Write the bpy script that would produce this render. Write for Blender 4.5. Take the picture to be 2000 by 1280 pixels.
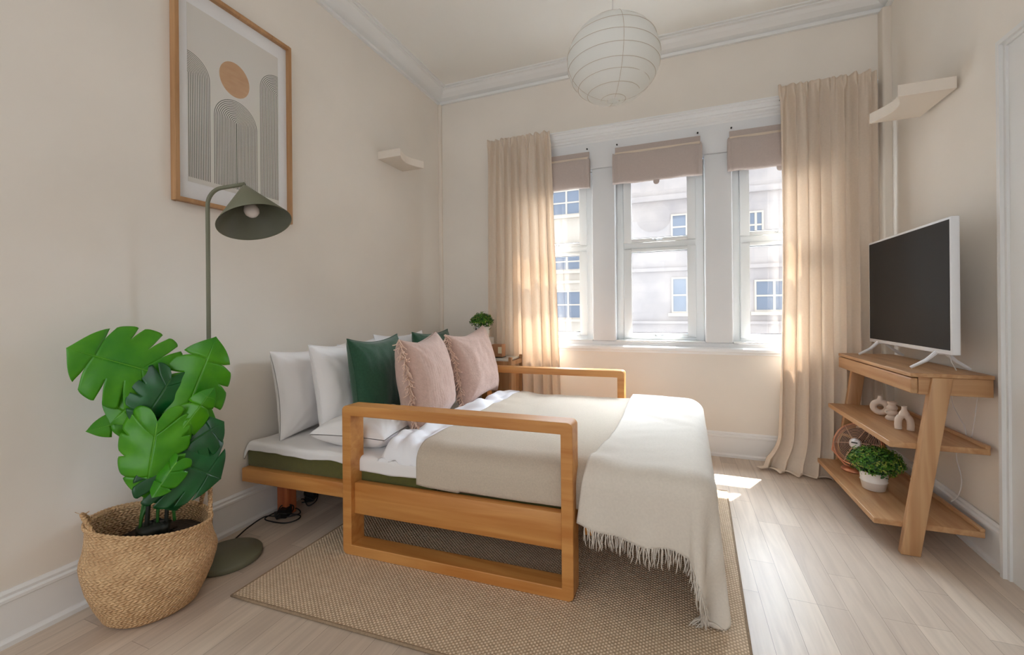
import bpy, bmesh, math, random
from mathutils import Vector, Matrix, noise
random.seed(7)
for o in list(bpy.data.objects): bpy.data.objects.remove(o)
SC = bpy.context.scene
COL = SC.collection
PI = math.pi
def sm(a, b, x):
    t = min(1, max(0, (x-a)/(b-a))); return t*t*(3-2*t)
def lin(c):
    return tuple((v/255/12.92) if v/255 <= .04045 else ((v/255+.055)/1.055)**2.4 for v in c)

# ------------------------------------------------------------------ camera
YAW = math.atan(322/824); ROLL = math.radians(.5)
fw = Vector((-math.sin(YAW), math.cos(YAW), 0)); rt = Vector((math.cos(YAW), math.sin(YAW), 0)); up = Vector((0, 0, 1))
cx = rt*math.cos(ROLL)-up*math.sin(ROLL); cy = up*math.cos(ROLL)+rt*math.sin(ROLL)
cam = bpy.data.cameras.new('camera'); co = bpy.data.objects.new('camera', cam); COL.objects.link(co)
m = Matrix((cx, cy, -fw)).transposed().to_4x4(); m.translation = Vector((0, 0, 1.1)); co.matrix_world = m
cam.sensor_width = 36; cam.lens = 824/2000*36; cam.shift_y = -35/2000; cam.clip_start = .02
SC.camera = co

# ------------------------------------------------------------------ world and light
W = bpy.data.worlds.new('world'); SC.world = W; W.use_nodes = True
nt = W.node_tree; bg = nt.nodes['Background']
tc = nt.nodes.new('ShaderNodeTexCoord'); sx = nt.nodes.new('ShaderNodeSeparateXYZ'); nt.links.new(tc.outputs['Generated'], sx.inputs[0])
rmp = nt.nodes.new('ShaderNodeValToRGB'); mr = nt.nodes.new('ShaderNodeMapRange')
mr.inputs['From Min'].default_value = -1; mr.inputs['From Max'].default_value = 1
nt.links.new(sx.outputs['Y'], mr.inputs['Value']); nt.links.new(mr.outputs[0], rmp.inputs[0])
rmp.color_ramp.elements[0].color = (.90, .95, 1.0, 1); rmp.color_ramp.elements[0].position = .25
rmp.color_ramp.elements[1].color = (.78, .90, 1.0, 1); rmp.color_ramp.elements[1].position = .75
nt.links.new(rmp.outputs[0], bg.inputs[0]); bg.inputs[1].default_value = .95
def sun(name, direction, energy, angle, color):
    l = bpy.data.lights.new(name, 'SUN'); l.energy = energy; l.angle = math.radians(angle); l.color = color
    o = bpy.data.objects.new(name, l); COL.objects.link(o)
    o.rotation_euler = Vector(direction).to_track_quat('-Z', 'Y').to_euler(); o.location = (0, 8, 9)
    return o
sun('sun', (-.27, -.45, -1.0), 14.0, .6, (1, .95, .86))                # hard sun onto the sill and floor
sun('bright_sky', (-.18, -1.0, -.78), 25.5, 75, (.76, .88, 1.0))       # the bright sky above the roofs opposite
SC.view_settings.view_transform = 'Standard'; SC.view_settings.look = 'None'
SC.view_settings.gamma = 1; SC.view_settings.use_curve_mapping = False
SC.view_settings.exposure = 1.12
SC.cycles.use_denoising = True
SC.cycles.max_bounces = 10; SC.cycles.diffuse_bounces = 6; SC.cycles.transparent_max_bounces = 12
SC.cycles.caustics_reflective = False; SC.cycles.caustics_refractive = False
SC.cycles.sample_clamp_indirect = 6

# ------------------------------------------------------------------ materials
def mat(name, col, rough=.6, metal=0, spec=.5, noise_amt=0, noise_scale=8, bump=0, bump_scale=60, trans=0, coat=0, stretch=None, ds=None, col2=None, sss=0, sheen=0):
    M = bpy.data.materials.new(name); M.use_nodes = True; n = M.node_tree; b = n.nodes['Principled BSDF']
    c = lin(col); b.inputs['Roughness'].default_value = rough; b.inputs['Metallic'].default_value = metal
    b.inputs['Specular IOR Level'].default_value = spec; b.inputs['Coat Weight'].default_value = coat
    b.inputs['Sheen Weight'].default_value = sheen
    b.inputs['Base Color'].default_value = (*c, 1)
    t = n.nodes.new('ShaderNodeTexCoord'); mp = n.nodes.new('ShaderNodeMapping')
    n.links.new(t.outputs['Object'], mp.inputs[0])
    if stretch: mp.inputs['Scale'].default_value = stretch
    if noise_amt or col2:
        nz = n.nodes.new('ShaderNodeTexNoise'); nz.inputs['Scale'].default_value = noise_scale; nz.inputs['Detail'].default_value = 5
        n.links.new(mp.outputs[0], nz.inputs['Vector'])
        r = n.nodes.new('ShaderNodeValToRGB'); e = r.color_ramp.elements
        e[0].position = .32; e[1].position = .68
        if col2: e[0].color = (*lin(col2), 1); e[1].color = (*c, 1)
        else:
            e[0].color = (*[v*(1-noise_amt) for v in c], 1); e[1].color = (*[min(1, v*(1+noise_amt)) for v in c], 1)
        n.links.new(nz.outputs['Fac'], r.inputs[0]); n.links.new(r.outputs[0], b.inputs['Base Color'])
    if bump:
        nb = n.nodes.new('ShaderNodeTexNoise'); nb.inputs['Scale'].default_value = bump_scale; nb.inputs['Detail'].default_value = 4
        n.links.new(mp.outputs[0], nb.inputs['Vector'])
        bp = n.nodes.new('ShaderNodeBump'); bp.inputs['Strength'].default_value = bump; bp.inputs['Distance'].default_value = .004
        n.links.new(nb.outputs['Fac'], bp.inputs['Height']); n.links.new(bp.outputs[0], b.inputs['Normal'])
    if trans:
        tr = n.nodes.new('ShaderNodeBsdfTranslucent'); mx = n.nodes.new('ShaderNodeMixShader')
        tr.inputs[0].default_value = (*c, 1); mx.inputs[0].default_value = trans
        n.links.new(b.outputs[0], mx.inputs[1]); n.links.new(tr.outputs[0], mx.inputs[2])
        n.links.new(mx.outputs[0], n.nodes['Material Output'].inputs[0])
    return M
def wood(name, light, dark, axis, rough=.42, scale=1.0):
    M = bpy.data.materials.new(name); M.use_nodes = True; n = M.node_tree; b = n.nodes['Principled BSDF']
    b.inputs['Roughness'].default_value = rough
    t = n.nodes.new('ShaderNodeTexCoord'); mp = n.nodes.new('ShaderNodeMapping')
    s = [26*scale]*3; s['xyz'.index(axis)] = 1.6*scale; mp.inputs['Scale'].default_value = s
    n.links.new(t.outputs['Object'], mp.inputs[0])
    a = n.nodes.new('ShaderNodeTexNoise'); a.inputs['Scale'].default_value = 1; a.inputs['Detail'].default_value = 8; a.inputs['Distortion'].default_value = .6
    n.links.new(mp.outputs[0], a.inputs['Vector'])
    r = n.nodes.new('ShaderNodeValToRGB'); e = r.color_ramp.elements
    e[0].position = .3; e[0].color = (*lin(dark), 1); e[1].position = .66; e[1].color = (*lin(light), 1)
    n.links.new(a.outputs['Fac'], r.inputs[0])
    a2 = n.nodes.new('ShaderNodeTexNoise'); a2.inputs['Scale'].default_value = 2.2; n.links.new(t.outputs['Object'], a2.inputs['Vector'])
    mx = n.nodes.new('ShaderNodeMixRGB'); mx.blend_type = 'MULTIPLY'; mx.inputs[0].default_value = .35
    n.links.new(r.outputs[0], mx.inputs[1]); n.links.new(a2.outputs['Fac'], mx.inputs[2])
    g = n.nodes.new('ShaderNodeGamma'); g.inputs[1].default_value = .85; n.links.new(mx.outputs[0], g.inputs[0])
    n.links.new(g.outputs[0], b.inputs['Base Color'])
    bp = n.nodes.new('ShaderNodeBump'); bp.inputs['Strength'].default_value = .12; bp.inputs['Distance'].default_value = .002
    n.links.new(a.outputs['Fac'], bp.inputs['Height']); n.links.new(bp.outputs[0], b.inputs['Normal'])
    return M
M = {}
M['wall'] = mat('wall_plaster', (231, 224, 215), .85, noise_amt=.035, noise_scale=1.6, bump=.06, bump_scale=14, spec=.2)
M['ceil'] = mat('ceiling_paint', (238, 236, 231), .9, noise_amt=.012, noise_scale=1.2, spec=.2)
M['white'] = mat('white_gloss', (234, 235, 236), .35, bump=.02, bump_scale=20)
M['cornice'] = mat('cornice_white', (232, 232, 231), .55, bump=.03, bump_scale=30)
M['surround'] = mat('white_wall_paint', (226, 228, 231), .6, noise_amt=.02, noise_scale=3, spec=.3)
M['upvc'] = mat('window_plastic', (236, 239, 240), .3)
M['plaster'] = mat('plaster', (226, 216, 204), .8, spec=.2)
BW = ((214, 144, 72), (186, 110, 44))
for ax in 'xyz': M['bw'+ax] = wood('bed_pine_'+ax, *BW, ax)
M['bleg'] = wood('dark_leg_wood', (190, 96, 52), (150, 66, 32), 'z')
CW = ((205, 156, 108), (168, 112, 66))
for ax in 'xyz': M['cw'+ax] = wood('console_oak_'+ax, *CW, ax, .4)
M['green_m'] = mat('olive_upholstery', (86, 84, 30), .9, noise_amt=.1, noise_scale=60, bump=.4, bump_scale=400, sheen=.3)
M['sheet'] = mat('white_sheet', (232, 229, 228), .85, bump=.1, bump_scale=25, spec=.2)
M['duvet'] = mat('white_duvet', (238, 238, 242), .85, bump=.12, bump_scale=18, spec=.2)
M['taupe'] = mat('taupe_weave', (198, 184, 166), .9, noise_amt=.05, noise_scale=150, bump=.5, bump_scale=450, spec=.15, sheen=.2)
M['cream'] = mat('cream_weave', (216, 207, 195), .9, noise_amt=.03, noise_scale=120, bump=.35, bump_scale=380, spec=.15, sheen=.2)
M['pgreen'] = mat('green_linen', (38, 76, 54), .8, noise_amt=.12, noise_scale=90, bump=.3, bump_scale=160, spec=.25, sheen=.35)
M['ppink'] = mat('dusty_pink_cotton', (196, 168, 156), .9, noise_amt=.06, noise_scale=60, bump=.4, bump_scale=120, spec=.15, sheen=.2)
M['pfringe'] = mat('pink_fringe', (226, 196, 178), .9)
M['curtain'] = mat('cream_curtain', (240, 227, 212), .9, noise_amt=.03, noise_scale=90, bump=.2, bump_scale=250, spec=.1, trans=.30)
M['blind'] = mat('blush_blind_fabric', (202, 189, 183), .9, noise_amt=.03, noise_scale=90, bump=.15, bump_scale=250, spec=.1, trans=.18)
M['blindl'] = mat('cream_lining', (236, 222, 205), .85, spec=.1, trans=.15)
M['blindpin'] = mat('dark_screw', (40, 36, 34), .4, metal=.6)
M['paper'] = mat('rice_paper', (250, 250, 248), .85, bump=.08, bump_scale=40, spec=.2, trans=.6)
M['rib'] = mat('lantern_wire', (196, 180, 166), .6)
M['lamp'] = mat('sage_metal', (112, 112, 92), .42, spec=.4)
M['lampin'] = mat('sage_metal_inside', (96, 98, 84), .4, spec=.4)
M['bulb'] = mat('bulb_glass', (236, 226, 222), .2, spec=.6)
M['frame'] = wood('frame_oak', (190, 140, 92), (160, 108, 62), 'z', .45)
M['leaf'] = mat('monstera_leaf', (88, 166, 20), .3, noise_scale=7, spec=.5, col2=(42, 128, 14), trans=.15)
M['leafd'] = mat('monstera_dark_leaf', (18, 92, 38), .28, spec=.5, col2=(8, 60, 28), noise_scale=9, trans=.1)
M['rib_leaf'] = mat('leaf_vein', (96, 164, 40), .4)
M['stem'] = mat('plant_stem', (40, 96, 30), .45)
M['stemd'] = mat('dark_plant_stem', (22, 26, 16), .6)
M['soil'] = mat('dark_bark', (52, 36, 26), .95, noise_amt=.4, noise_scale=60, bump=1, bump_scale=90)
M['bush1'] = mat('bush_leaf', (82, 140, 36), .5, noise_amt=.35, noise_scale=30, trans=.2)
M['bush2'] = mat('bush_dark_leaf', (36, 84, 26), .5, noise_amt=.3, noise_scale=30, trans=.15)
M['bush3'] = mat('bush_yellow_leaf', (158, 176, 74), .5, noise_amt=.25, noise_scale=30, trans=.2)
M['pot'] = mat('white_ceramic', (232, 228, 224), .3, spec=.5)
M['matte'] = mat('matte_ceramic', (226, 210, 196), .85, bump=.2, bump_scale=120, spec=.2)
M['tvw'] = mat('white_plastic', (228, 228, 230), .35)
M['scr'] = mat('tv_screen', (30, 30, 31), .5, spec=.15)
M['copper'] = mat('copper', (204, 142, 112), .3, metal=.8)
M['wire'] = mat('copper_wire', (214, 178, 156), .35, metal=.7)
M['fanback'] = mat('fan_dark_blade', (44, 30, 28), .5)
M['hub'] = mat('pale_hub', (214, 210, 212), .35, metal=.3)
M['black'] = mat('black_rubber', (18, 17, 18), .5)
M['wcord'] = mat('white_cord', (222, 218, 214), .5)
M['chrome'] = mat('window_handle_metal', (196, 200, 202), .25, metal=.7)
M['candle'] = mat('brown_candle_glass', (168, 120, 84), .4)
M['label'] = mat('cream_label', (222, 212, 184), .6)
M['nsw'] = wood('nightstand_wood', (196, 150, 104), (164, 114, 70), 'z')
M['door'] = mat('door_paint', (224, 223, 221), .45)
M['mount'] = mat('white_mount', (238, 238, 240), .7)
def glass():
    G = bpy.data.materials.new('window_glass'); G.use_nodes = True; n = G.node_tree
    for x in list(n.nodes):
        if x.type == 'BSDF_PRINCIPLED': n.nodes.remove(x)
    tr = n.nodes.new('ShaderNodeBsdfTransparent'); gl = n.nodes.new('ShaderNodeBsdfGlossy'); gl.inputs['Roughness'].default_value = .02
    mx = n.nodes.new('ShaderNodeMixShader'); mx.inputs[0].default_value = .05
    n.links.new(tr.outputs[0], mx.inputs[1]); n.links.new(gl.outputs[0], mx.inputs[2]); n.links.new(mx.outputs[0], n.nodes['Material Output'].inputs[0])
    return G
M['glass'] = glass()
def nodes(name):
    X = bpy.data.materials.new(name); X.use_nodes = True; n = X.node_tree; return X, n, n.nodes['Principled BSDF']
def mth(n, op, a, b=None, c=None):
    k = n.nodes.new('ShaderNodeMath'); k.operation = op
    for i, v in enumerate((a, b, c)):
        if v is None: continue
        if hasattr(v, 'links'): n.links.new(v, k.inputs[i])
        else: k.inputs[i].default_value = v
    return k.outputs[0]
def mixc(n, f, a, b):
    k = n.nodes.new('ShaderNodeMixRGB'); 
    if hasattr(f, 'links'): n.links.new(f, k.inputs[0])
    else: k.inputs[0].default_value = f
    for i, v in ((1, a), (2, b)):
        if hasattr(v, 'links'): n.links.new(v, k.inputs[i])
        else: k.inputs[i].default_value = (*lin(v), 1)
    return k.outputs[0]
def floor_mat():
    X, n, b = nodes('washed_oak_floor')
    t = n.nodes.new('ShaderNodeTexCoord'); mp = n.nodes.new('ShaderNodeMapping'); mp.inputs['Rotation'].default_value = (0, 0, PI/2)
    n.links.new(t.outputs['Object'], mp.inputs[0])
    br = n.nodes.new('ShaderNodeTexBrick'); br.offset = .37; br.offset_frequency = 3; br.squash = 1
    br.inputs['Scale'].default_value = 1; br.inputs['Brick Width'].default_value = .62; br.inputs['Row Height'].default_value = .095
    br.inputs['Mortar Size'].default_value = .0009; br.inputs['Mortar Smooth'].default_value = .3; br.inputs['Bias'].default_value = -.1
    br.inputs['Color1'].default_value = (*lin((210, 194, 177)), 1); br.inputs['Color2'].default_value = (*lin((190, 173, 157)), 1)
    br.inputs['Mortar'].default_value = (*lin((150, 134, 120)), 1)
    n.links.new(mp.outputs[0], br.inputs['Vector'])
    m2 = n.nodes.new('ShaderNodeMapping'); m2.inputs['Scale'].default_value = (22, 1.6, 1); n.links.new(t.outputs['Object'], m2.inputs[0])
    nz = n.nodes.new('ShaderNodeTexNoise'); nz.inputs['Scale'].default_value = 1.5; nz.inputs['Detail'].default_value = 8; nz.inputs['Distortion'].default_value = 1; n.links.new(m2.outputs[0], nz.inputs['Vector'])
    r = n.nodes.new('ShaderNodeValToRGB'); r.color_ramp.elements[0].color = (.78, .76, .76, 1); r.color_ramp.elements[0].position = .3
    r.color_ramp.elements[1].color = (1.06, 1.06, 1.06, 1); r.color_ramp.elements[1].position = .62
    n.links.new(nz.outputs['Fac'], r.inputs[0])
    k = n.nodes.new('ShaderNodeMixRGB'); k.blend_type = 'MULTIPLY'; k.inputs[0].default_value = .6
    n.links.new(br.outputs['Color'], k.inputs[1]); n.links.new(r.outputs[0], k.inputs[2]); n.links.new(k.outputs[0], b.inputs['Base Color'])
    b.inputs['Roughness'].default_value = .38; b.inputs['Specular IOR Level'].default_value = .5
    bp = n.nodes.new('ShaderNodeBump'); bp.inputs['Strength'].default_value = .15; bp.inputs['Distance'].default_value = .001
    n.links.new(nz.outputs['Fac'], bp.inputs['Height']); n.links.new(bp.outputs[0], b.inputs['Normal'])
    return X
M['floor'] = floor_mat()
def rug_mat():
    X, n, b = nodes('flatwoven_rug')
    t = n.nodes.new('ShaderNodeTexCoord'); s = n.nodes.new('ShaderNodeSeparateXYZ'); n.links.new(t.outputs['Object'], s.inputs[0])
    w = mth(n, 'SINE', mth(n, 'MULTIPLY', s.outputs['X'], 2*PI/.019))
    ph = mth(n, 'MULTIPLY', mth(n, 'SIGN', w), PI/2)
    v = mth(n, 'SINE', mth(n, 'ADD', mth(n, 'MULTIPLY', s.outputs['Y'], 2*PI/.0145), ph))
    h = mth(n, 'MULTIPLY', mth(n, 'ABSOLUTE', w), mth(n, 'ADD', mth(n, 'MULTIPLY', v, .5), .5))
    nz = n.nodes.new('ShaderNodeTexNoise'); nz.inputs['Scale'].default_value = 40; nz.inputs['Detail'].default_value = 4; n.links.new(t.outputs['Object'], nz.inputs['Vector'])
    f = mth(n, 'ADD', mth(n, 'MULTIPLY', h, .75), mth(n, 'MULTIPLY', nz.outputs['Fac'], .4))
    c = mixc(n, f, (168, 142, 114), (246, 226, 200)); n.links.new(c, b.inputs['Base Color']); b.inputs['Roughness'].default_value = .95; b.inputs['Specular IOR Level'].default_value = .1
    bp = n.nodes.new('ShaderNodeBump'); bp.inputs['Strength'].default_value = .7; bp.inputs['Distance'].default_value = .004
    n.links.new(h, bp.inputs['Height']); n.links.new(bp.outputs[0], b.inputs['Normal'])
    return X
M['rug'] = rug_mat(); M['rugedge'] = mat('rug_binding', (150, 128, 104), .95, noise_amt=.15, noise_scale=150)
def basket_mat():
    X, n, b = nodes('seagrass')
    t = n.nodes.new('ShaderNodeTexCoord'); s = n.nodes.new('ShaderNodeSeparateXYZ'); n.links.new(t.outputs['Object'], s.inputs[0])
    a = mth(n, 'ARCTAN2', s.outputs['Y'], s.outputs['X'])
    sg = mth(n, 'SIGN', mth(n, 'SINE', mth(n, 'MULTIPLY', s.outputs['Z'], 2*PI/.026)))
    p1 = mth(n, 'SINE', mth(n, 'ADD', mth(n, 'MULTIPLY', a, 64), mth(n, 'MULTIPLY', mth(n, 'MULTIPLY', s.outputs['Z'], 360), sg)))
    p2 = mth(n, 'SINE', mth(n, 'SUBTRACT', mth(n, 'MULTIPLY', s.outputs['Z'], 700), mth(n, 'MULTIPLY', a, 22)))
    h = mth(n, 'MULTIPLY', mth(n, 'ADD', p1, 1), mth(n, 'ADD', mth(n, 'MULTIPLY', p2, .35), .65))
    nz = n.nodes.new('ShaderNodeTexNoise'); nz.inputs['Scale'].default_value = 26; nz.inputs['Detail'].default_value = 5; n.links.new(t.outputs['Object'], nz.inputs['Vector'])
    f = mth(n, 'ADD', mth(n, 'MULTIPLY', h, .28), mth(n, 'MULTIPLY', nz.outputs['Fac'], .75))
    c = mixc(n, f, (166, 116, 72), (250, 212, 162)); n.links.new(c, b.inputs['Base Color']); b.inputs['Roughness'].default_value = .6
    bp = n.nodes.new('ShaderNodeBump'); bp.inputs['Strength'].default_value = .8; bp.inputs['Distance'].default_value = .005
    n.links.new(h, bp.inputs['Height']); n.links.new(bp.outputs[0], b.inputs['Normal'])
    return X
M['basket'] = basket_mat()
def print_mat():       # object space: y along the wall, z up, printed arches and disc
    X, n, b = nodes('arch_print')
    t = n.nodes.new('ShaderNodeTexCoord'); s = n.nodes.new('ShaderNodeSeparateXYZ'); n.links.new(t.outputs['Object'], s.inputs[0])
    Y, Z = s.outputs['Y'], s.outputs['Z']
    def arch(cy, cz, R, ymin, ymax):
        dy = mth(n, 'SUBTRACT', Y, cy); dz = mth(n, 'MAXIMUM', mth(n, 'SUBTRACT', Z, cz), 0)
        d = mth(n, 'SQRT', mth(n, 'ADD', mth(n, 'MULTIPLY', dy, dy), mth(n, 'MULTIPLY', dz, dz)))
        ins = mth(n, 'LESS_THAN', d, R)
        st = mth(n, 'LESS_THAN', mth(n, 'FRACT', mth(n, 'DIVIDE', mth(n, 'SUBTRACT', R, d), .0078)), .42)
        return mth(n, 'MULTIPLY', ins, st)
    tot = None
    for a in ((1.257, 2.20, .100), (1.487, 2.056, .112), (1.728, 2.303, .110)):
        v = arch(*a, 0, 0); tot = v if tot is None else mth(n, 'MAXIMUM', tot, v)
    tot = mth(n, 'MULTIPLY', tot, mth(n, 'GREATER_THAN', Z, 1.722))
    dy = mth(n, 'SUBTRACT', Y, 1.480); dz = mth(n, 'SUBTRACT', Z, 2.272)
    disc = mth(n, 'LESS_THAN', mth(n, 'SQRT', mth(n, 'ADD', mth(n, 'MULTIPLY', dy, dy), mth(n, 'MULTIPLY', mth(n, 'MULTIPLY', dz, dz), .82))), .078)
    nz = n.nodes.new('ShaderNodeTexNoise'); nz.inputs['Scale'].default_value = 14; nz.inputs['Detail'].default_value = 6
    mp = n.nodes.new('ShaderNodeMapping'); mp.inputs['Scale'].default_value = (1, 1, 4); n.links.new(t.outputs['Object'], mp.inputs[0]); n.links.new(mp.outputs[0], nz.inputs['Vector'])
    dc = mixc(n, nz.outputs['Fac'], (186, 136, 92), (214, 174, 134))
    c = mixc(n, tot, (222, 218, 212), (92, 96, 88)); c = mixc(n, disc, c, dc)
    n.links.new(c, b.inputs['Base Color']); b.inputs['Roughness'].default_value = .25; b.inputs['Specular IOR Level'].default_value = .5
    return X
M['print'] = print_mat()
def facade_mat():
    X, n, b = nodes('pale_stone')
    t = n.nodes.new('ShaderNodeTexCoord')
    mp = n.nodes.new('ShaderNodeMapping'); mp.inputs['Rotation'].default_value = (PI/2, 0, 0); n.links.new(t.outputs['Object'], mp.inputs[0])
    br = n.nodes.new('ShaderNodeTexBrick'); br.inputs['Scale'].default_value = 1; br.inputs['Brick Width'].default_value = .7; br.inputs['Row Height'].default_value = .32
    br.inputs['Mortar Size'].default_value = .006
    br.inputs['Color1'].default_value = (*lin((186, 179, 176)), 1); br.inputs['Color2'].default_value = (*lin((180, 173, 170)), 1); br.inputs['Mortar'].default_value = (*lin((178, 171, 170)), 1)
    n.links.new(mp.outputs[0], br.inputs['Vector'])
    nz = n.nodes.new('ShaderNodeTexNoise'); nz.inputs['Scale'].default_value = 1.3; nz.inputs['Detail'].default_value = 7; n.links.new(t.outputs['Object'], nz.inputs['Vector'])
    r = n.nodes.new('ShaderNodeValToRGB'); r.color_ramp.elements[0].position = .3; r.color_ramp.elements[0].color = (.74, .75, .8, 1); r.color_ramp.elements[1].position = .62; r.color_ramp.elements[1].color = (1, 1, 1, 1)
    n.links.new(nz.outputs['Fac'], r.inputs[0])
    k = n.nodes.new('ShaderNodeMixRGB'); k.blend_type = 'MULTIPLY'; k.inputs[0].default_value = .9
    n.links.new(br.outputs['Color'], k.inputs[1]); n.links.new(r.outputs[0], k.inputs[2]); n.links.new(k.outputs[0], b.inputs['Base Color'])
    b.inputs['Roughness'].default_value = .9
    return X
M['stone'] = facade_mat(); M['cream_stone'] = mat('cream_render', (196, 188, 178), .9, noise_amt=.04, noise_scale=1)
M['bluepane'] = mat('dark_blue_pane', (112, 124, 142), .15)

# ------------------------------------------------------------------ mesh helpers
class MB:
    def __init__(s): s.v = []; s.f = []; s.s = []
    def add(s, vs, fs, smooth=False):
        o = len(s.v); s.v += [tuple(v) for v in vs]
        for f in fs: s.f.append([i+o for i in f]); s.s.append(smooth)
        return s
    def box(s, x0, x1, y0, y1, z0, z1):
        v = [(x, y, z) for x in (x0, x1) for y in (y0, y1) for z in (z0, z1)]
        return s.add(v, [(0, 1, 3, 2), (4, 6, 7, 5), (0, 4, 5, 1), (2, 3, 7, 6), (0, 2, 6, 4), (1, 5, 7, 3)])
    def obox(s, c, ax, ay, az, hx, hy, hz):
        c, ax, ay, az = Vector(c), Vector(ax).normalized(), Vector(ay).normalized(), Vector(az).normalized()
        v = [c+ax*(i*hx)+ay*(j*hy)+az*(k*hz) for i in (-1, 1) for j in (-1, 1) for k in (-1, 1)]
        return s.add(v, [(0, 1, 3, 2), (4, 6, 7, 5), (0, 4, 5, 1), (2, 3, 7, 6), (0, 2, 6, 4), (1, 5, 7, 3)])
    def tube(s, pts, r, n=10, closed=False, cap=True):
        pts = [Vector(p) for p in pts]; N = len(pts); rr = r if hasattr(r, '__len__') else [r]*N
        vs = []; ref = None
        for i, p in enumerate(pts):
            if closed: d = pts[(i+1) % N]-pts[i-1]
            else: d = pts[min(i+1, N-1)]-pts[max(i-1, 0)]
            if d.length < 1e-9: d = Vector((0, 0, 1))
            d.normalize()
            if ref is None: ref = d.orthogonal().normalized()
            ref = (ref-d*ref.dot(d))
            if ref.length < 1e-6: ref = d.orthogonal()
            ref.normalize(); b = d.cross(ref)
            vs += [p+(ref*math.cos(2*PI*k/n)+b*math.sin(2*PI*k/n))*rr[i] for k in range(n)]
        fs = []
        for i in range(N if closed else N-1):
            j = (i+1) % N
            fs += [(i*n+k, i*n+(k+1) % n, j*n+(k+1) % n, j*n+k) for k in range(n)]
        if cap and not closed: fs += [tuple(range(n))[::-1], tuple(range((N-1)*n, N*n))]
        return s.add(vs, fs, True)
    def lathe(s, prof, c=(0, 0, 0), n=48, M4=None, smooth=True, fn=None):
        vs = []
        for (r, z) in prof:
            for k in range(n):
                a = 2*PI*k/n; rr = r if fn is None else fn(r, z, a)
                p = Vector((rr*math.cos(a), rr*math.sin(a), z))
                if M4: p = M4 @ p
                vs.append(p+Vector(c))
        fs = [(i*n+k, i*n+(k+1) % n, (i+1)*n+(k+1) % n, (i+1)*n+k) for i in range(len(prof)-1) for k in range(n)]
        return s.add(vs, fs, smooth)
    def grid(s, nu, nv, fn, smooth=True, closeu=False):
        vs = [fn(i/(nu-1 if not closeu else nu), j/(nv-1)) for i in range(nu) for j in range(nv)]
        fs = [(i*nv+j, ((i+1) % nu)*nv+j, ((i+1) % nu)*nv+j+1, i*nv+j+1) for i in range(nu if closeu else nu-1) for j in range(nv-1)]
        return s.add(vs, fs, smooth)
    def prism(s, poly, axis, a0, a1, smooth=False):   # polygon in the two other axes, extruded along axis
        def P(p, a):
            q = list(p); q.insert(axis, a); return q
        n = len(poly)
        return s.add([P(p, a0) for p in poly]+[P(p, a1) for p in poly],
                     [tuple(range(n))[::-1], tuple(range(n, 2*n))]+[(i, (i+1) % n, n+(i+1) % n, n+i) for i in range(n)], smooth)
    def build(s, name, material, parent=None, bevel=0, seg=2, solid=0, loc=None):
        me = bpy.data.meshes.new(name); me.from_pydata(s.v, [], s.f); me.materials.append(material)
        bm = bmesh.new(); bm.from_mesh(me); bmesh.ops.remove_doubles(bm, verts=bm.verts, dist=1e-6); bmesh.ops.recalc_face_normals(bm, faces=bm.faces)
        bm.to_mesh(me); bm.free()
        if any(s.s):
            for p in me.polygons: p.use_smooth = True
            if not all(s.s) or bevel:
                me.set_sharp_from_angle(angle=math.radians(38))
        o = bpy.data.objects.new(name, me); COL.objects.link(o)
        if parent is not None:
            o.parent = parent; o.matrix_parent_inverse = Matrix()
        if loc: o.location = loc
        if solid:
            md = o.modifiers.new('solid', 'SOLIDIFY'); md.thickness = solid; md.offset = 0
        if bevel:
            md = o.modifiers.new('bevel', 'BEVEL'); md.width = bevel; md.segments = seg; md.limit_method = 'ANGLE'; md.angle_limit = math.radians(40)
            for p in me.polygons: p.use_smooth = True
            me.set_sharp_from_angle(angle=math.radians(60)) if bevel < .004 else None
        return o
def tag(o, label, cat, group=None, kind=None):
    o['label'] = label; o['category'] = cat
    if group: o['group'] = group
    if kind: o['kind'] = kind
    return o
def thing(name, label, cat, loc=(0, 0, 0), rot=(0, 0, 0), group=None):
    e = bpy.data.objects.new(name, None); COL.objects.link(e); e.location = loc; e.rotation_euler = rot; e.empty_display_size = .1
    return tag(e, label, cat, group)
def struct(o):
    o['kind'] = 'structure'; return o
def copy_tree(o, parent=None):
    c = o.copy(); COL.objects.link(c)
    if parent is not None: c.parent = parent
    for ch in [x for x in bpy.data.objects if x.parent == o]: copy_tree(ch, c)
    return c

# ------------------------------------------------------------------ the room
L, B, R, H = -2.085, 3.485, 1.25, 3.14
Y0 = -1.7
struct(MB().box(L-.2, R+.2, Y0, B+.25, -.1, 0).build('floor', M['floor']))
struct(MB().box(L-.2, R+.2, Y0, B+.25, H, H+.1).build('ceiling', M['ceil']))
struct(MB().box(L-.2, L, Y0, B+.25, 0, H).build('wall_left', M['wall']))
w = MB(); w.prism([(R, 2.30), (R+.2, 2.30), (R+.25, B+.25), (R+.062, B+.25), (R+.05, B)], 2, 0, H).box(R, R+.2, 1.30, 2.30, 2.10, H).box(R, R+.2, Y0, 1.30, 0, H)
struct(w.build('wall_right', M['wall']))
SX0, SX1, SZ0, SZ1 = -1.50, 1.22, .775, 2.50
w = MB(); w.box(L, R+.06, B, B+.25, 0, SZ0).box(L, R+.06, B, B+.25, SZ1, H).box(L, SX0, B, B+.25, SZ0, SZ1).box(SX1, R+.06, B, B+.25, SZ0, SZ1)
struct(w.build('wall_back', M['wall']))
# rear of the room, behind the viewer: unseen wall with a broad opening added to let in fill light
w = MB(); w.box(L-.2, -1.95, Y0-.2, Y0, 0, H).box(1.1, R+.2, Y0-.2, Y0, 0, H).box(-1.95, 1.1, Y0-.2, Y0, 0, .3).box(-1.95, 1.1, Y0-.2, Y0, 2.9, H)
struct(w.build('wall_front', M['wall']))
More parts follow.
